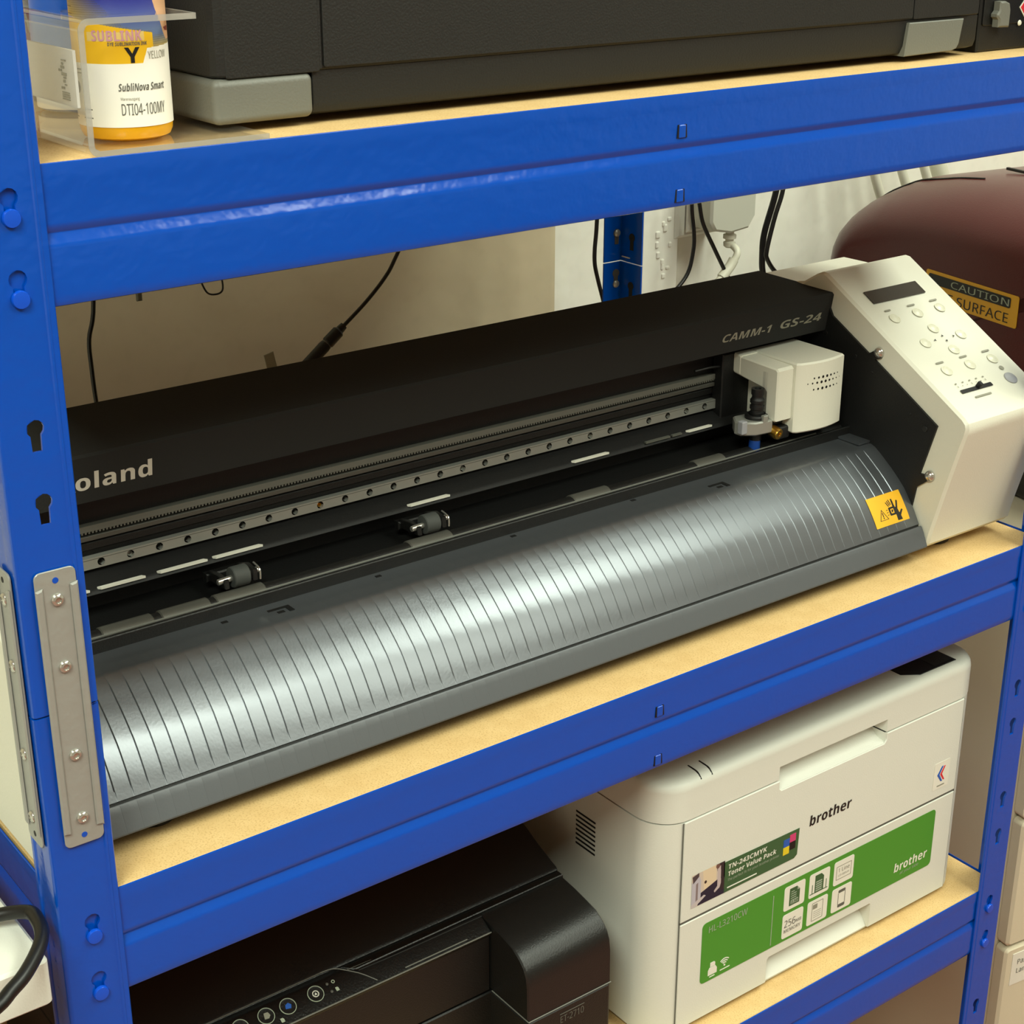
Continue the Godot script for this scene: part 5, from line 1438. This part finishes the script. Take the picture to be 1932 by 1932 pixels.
func make_black_printer() -> void:
	var t := thing("inkjet_printer", "black inkjet printer with round buttons along its front, beside the white laser printer", "printer")
	t.position = Vector3(0, BS, 0)
	var x0 := 0.030
	var x1 := 0.3990
	obj("base", B.new().ext(P2([x0, -0.36, x1, -0.36, x1, -0.0310, x1 - 0.003, -0.0290, 0.3185, -0.0290, 0.3175, -0.0300, 0.3175, -0.077, x0, -0.077]), "y", 0.003, 0.0822, 0.001), M.black_plastic, t)
	for q in [[0.07, -0.09], [0.36, -0.06], [0.07, -0.33], [0.36, -0.33]]:
		obj("rubber_foot", B.new().cyl(Vector3(q[0], -0.0003, q[1]), Vector3(q[0], 0.004, q[1]), 0.011, 16), M.rubber, t)
	obj("front_door", B.new().span(Vector3(x0, 0.0842, -0.355), Vector3(0.3168, 0.1375, -0.0770), 0.0008), M.black_plastic, t)
	# control strip, sloping forward, its bright lower edge, and the lid
	var A := Vector2(-0.0910, 0.1475)
	var Z := Vector2(-0.0755, 0.1393)
	obj("control_strip", B.new().ext(P2([-0.1000, 0.1350, -0.1000, 0.1475, A.x, A.y, Z.x, Z.y, Z.x + 0.0006, Z.y - 0.0014, -0.0765, 0.1350]), "x", x0, 0.3170), M.lid_black, t)
	obj("bright_edge", B.new().tube([Vector3(x0, Z.y - 0.0003, Z.x + 0.0004), Vector3(0.3170, Z.y - 0.0003, Z.x + 0.0004)], 0.0006, 6, 1), M.grey_plastic, t)
	obj("tray_line", B.new().tube([Vector3(0.240, Z.y + 0.0012, Z.x - 0.0018), Vector3(0.296, Z.y + 0.0012, Z.x - 0.0018)], 0.0005, 6, 2), M.grey_plastic, t)
	# the lid: its front edge swings round the buttons
	var lid := B.new()
	lid.ext(P2([-0.355, 0.1405, -0.355, 0.1720, -0.350, 0.1750, -0.160, 0.1750, -0.150, 0.1738, -0.118, 0.1592, -0.0990, 0.1520, -0.0968, 0.1500, -0.0968, 0.1405]), "x", x0, 0.3990, 0.0008)
	lid.ext(P2([0.1960, -0.0970, 0.3990, -0.0970, 0.3990, -0.0905, 0.2060, -0.0885, 0.2030, -0.0895]), "y", 0.1405, 0.1490, 0.0006)
	obj("scanner_lid", lid, M.lid_black, t)
	var sl := (Z - A).normalized()
	var w := Vector3(0, sl.y, sl.x)
	var nrm := Vector3(1, 0, 0).cross(-w).normalized()
	var at := func(x: float, s: float, up := 0.0006) -> Vector3: return Vector3(x, A.y, A.x) + w * s + nrm * up
	var bs := Basis(Vector3.RIGHT, -w, nrm)
	obj("lid_line", B.new().tube([at.call(x0, -0.0066, 0.001), at.call(0.165, -0.0070, 0.001), at.call(0.180, -0.0072, 0.001), at.call(0.1905, -0.0058, 0.001), at.call(0.199, -0.0008, 0.0004), at.call(0.2076, 0.0061, 0.0004), at.call(0.2157, 0.0153, 0.0004)], 0.0005, 6, 5), M.dull_steel, t)
	obj("lid_line", B.new().tube([at.call(0.199, -0.0012, 0.001), at.call(0.2060, -0.0008, 0.001), at.call(0.2450, 0.0001, 0.001), at.call(0.3170, 0.0001, 0.001)], 0.0005, 6, 4), M.dull_steel, t)
	obj("strip_edge", B.new().tube([at.call(0.2070, 0.0024, 0.0003), at.call(0.2450, 0.0032, 0.0003), at.call(0.3170, 0.0032, 0.0003)], 0.0005, 6, 3), M.dark_plastic, t)
	# ink tank block, rounded over its front
	var bp := P2([-0.0960, 0.0842, -0.0960, 0.1462, -0.0911, 0.1470, -0.0751, 0.1452, -0.0600, 0.1424, -0.0490, 0.1400, -0.0400, 0.1345, -0.0345, 0.1290, -0.0312, 0.1225, -0.0298, 0.1130, -0.0293, 0.0842])
	obj("ink_tank_cover", B.new().ext(bp, "x", 0.3175, 0.3990, 0.0012), M.leather_black, t, 40.0)
	obj("bright_edge", B.new().tube([Vector3(0.3180, 0.0834, -0.0760), Vector3(0.3180, 0.0834, -0.0293), Vector3(0.3180, 0.0834, -0.0291), Vector3(0.3988, 0.0834, -0.0291)], 0.0005, 6, 1), M.grey_plastic, t)
	text("lettering", "ET-2710", M.ink_grey, t, Vector3(0.3485, 0.0680, -0.0288), Vector3.RIGHT, Vector3.UP, 0.0062, 0.0230)
	obj("print_rule", B.new().box(Vector3(0.3600, 0.0762, -0.0289), Vector3(0.024, 0.0006, 0.0002)), M.ink_grey, t)
	# buttons on the strip
	var i := 0
	for x in [0.1689, 0.1463, 0.1289, 0.1088]:
		var c: Vector3 = at.call(x, 0.0058)
		var bt := obj("button", B.new().lathe(c, nrm, [[0.0060, -0.0004], [0.0060, 0.0003], [0.0056, 0.0005], [0.0053, 0.0003], [0, 0.0003]], 24), M.lid_black, t)
		obj("button_ring", B.new().lathe(c, nrm, [[0.0062, 0.0], [0.0062, 0.0007], [0.0057, 0.0007], [0.0057, 0.0]], 28), M.ink_pale, bt)
		if i == 0:
			obj("symbol", B.new().lathe(c, nrm, [[0.0026, 0.0003], [0.0026, 0.0006], [0.0019, 0.0006], [0.0019, 0.0003]], 20), M.ink_white, bt)
			obj("symbol", B.new().ext(P2([-0.0012, -0.0009, 0.0012, -0.0009, 0, 0.0012]), "z", 0.0003, 0.0006).turned(Transform3D(bs, c)), M.ink_white, bt)
		elif i == 1:
			obj("symbol", B.new().ext(P2([-0.0024, -0.0014, 0.0016, -0.0022, 0.0028, 0.0004, 0.0010, 0.0024, -0.0016, 0.0014]), "z", 0.0003, 0.0006).turned(Transform3D(bs, c)), M.button_blue, bt)
		elif i == 2:
			obj("symbol", B.new().ext(P2([-0.0020, -0.0020, 0.0012, -0.0024, 0.0030, -0.0006, 0.0022, 0.0022, -0.0010, 0.0024]), "z", 0.0003, 0.0006).turned(Transform3D(bs, c)), M.mark_grey, bt)
		i += 1
	for q in [[0.1801, 0.0025, "dull_steel", 0.0011], [0.1807, 0.0090, "dull_steel", 0.0011]]:
		obj("indicator", B.new().lathe(at.call(q[0], q[1]), nrm, [[q[3], -0.0002], [q[3], 0.0003], [0, 0.0005]], 12), M[q[2]], t)
	var drop := B.new()
	drop.lathe(at.call(0.1850, 0.0026), nrm, [[0.0014, 0.0], [0.0014, 0.0004], [0.0008, 0.0004], [0.0008, 0.0]], 14)
	obj("symbol", drop, M.ink_pale, t)
	obj("symbol", B.new().ext(P2([-0.0012, -0.0015, 0.0012, -0.0015, 0.0012, 0.0008, 0.0005, 0.0015, -0.0012, 0.0015]), "z", 0.0, 0.0003).turned(Transform3D(bs, at.call(0.1853, 0.0089))), M.ink_pale, t)
	obj("symbol", B.new().ext(P2([-0.0014, -0.0016, 0.0012, -0.0016, 0.0014, 0.0004, 0.0006, 0.0016, -0.0014, 0.0016]), "z", 0.0, 0.0003).turned(Transform3D(bs, at.call(0.1382, 0.0134))), M.ink_pale, t)


func _ready() -> void:
	var cam := Camera3D.new()
	cam.name = "camera"
	cam.fov = 2.0 * rad_to_deg(atan(966.0 / 3061.6))
	cam.near = 0.02
	cam.far = 30.0
	var yaw := deg_to_rad(36.9125)
	var pit := deg_to_rad(21.9684)
	var fw := Vector3(sin(yaw) * cos(pit), -sin(pit), -cos(yaw) * cos(pit))
	cam.look_at_from_position(Vector3(-0.28753, 0.13586, 0.75588), Vector3(-0.28753, 0.13586, 0.75588) + fw, Vector3.UP)
	add_child(cam)
	cam.current = true
	var we := WorldEnvironment.new()
	we.name = "environment"
	var e := Environment.new()
	e.background_mode = Environment.BG_COLOR
	e.background_color = Color(0.02, 0.02, 0.02)
	e.tonemap_mode = Environment.TONE_MAPPER_LINEAR
	e.tonemap_exposure = 1.0
	e.sdfgi_enabled = true
	e.ssao_enabled = true
	e.ssil_enabled = true
	we.environment = e
	add_child(we)
	make_materials()
	lights()
	make_room()
	make_rack()
	make_cutter()
	make_white_printer()
	make_black_printer()
	make_top_printer()
	make_bottles()
	heat_press()
	drawer_unit()
	desk()
	make_rear()
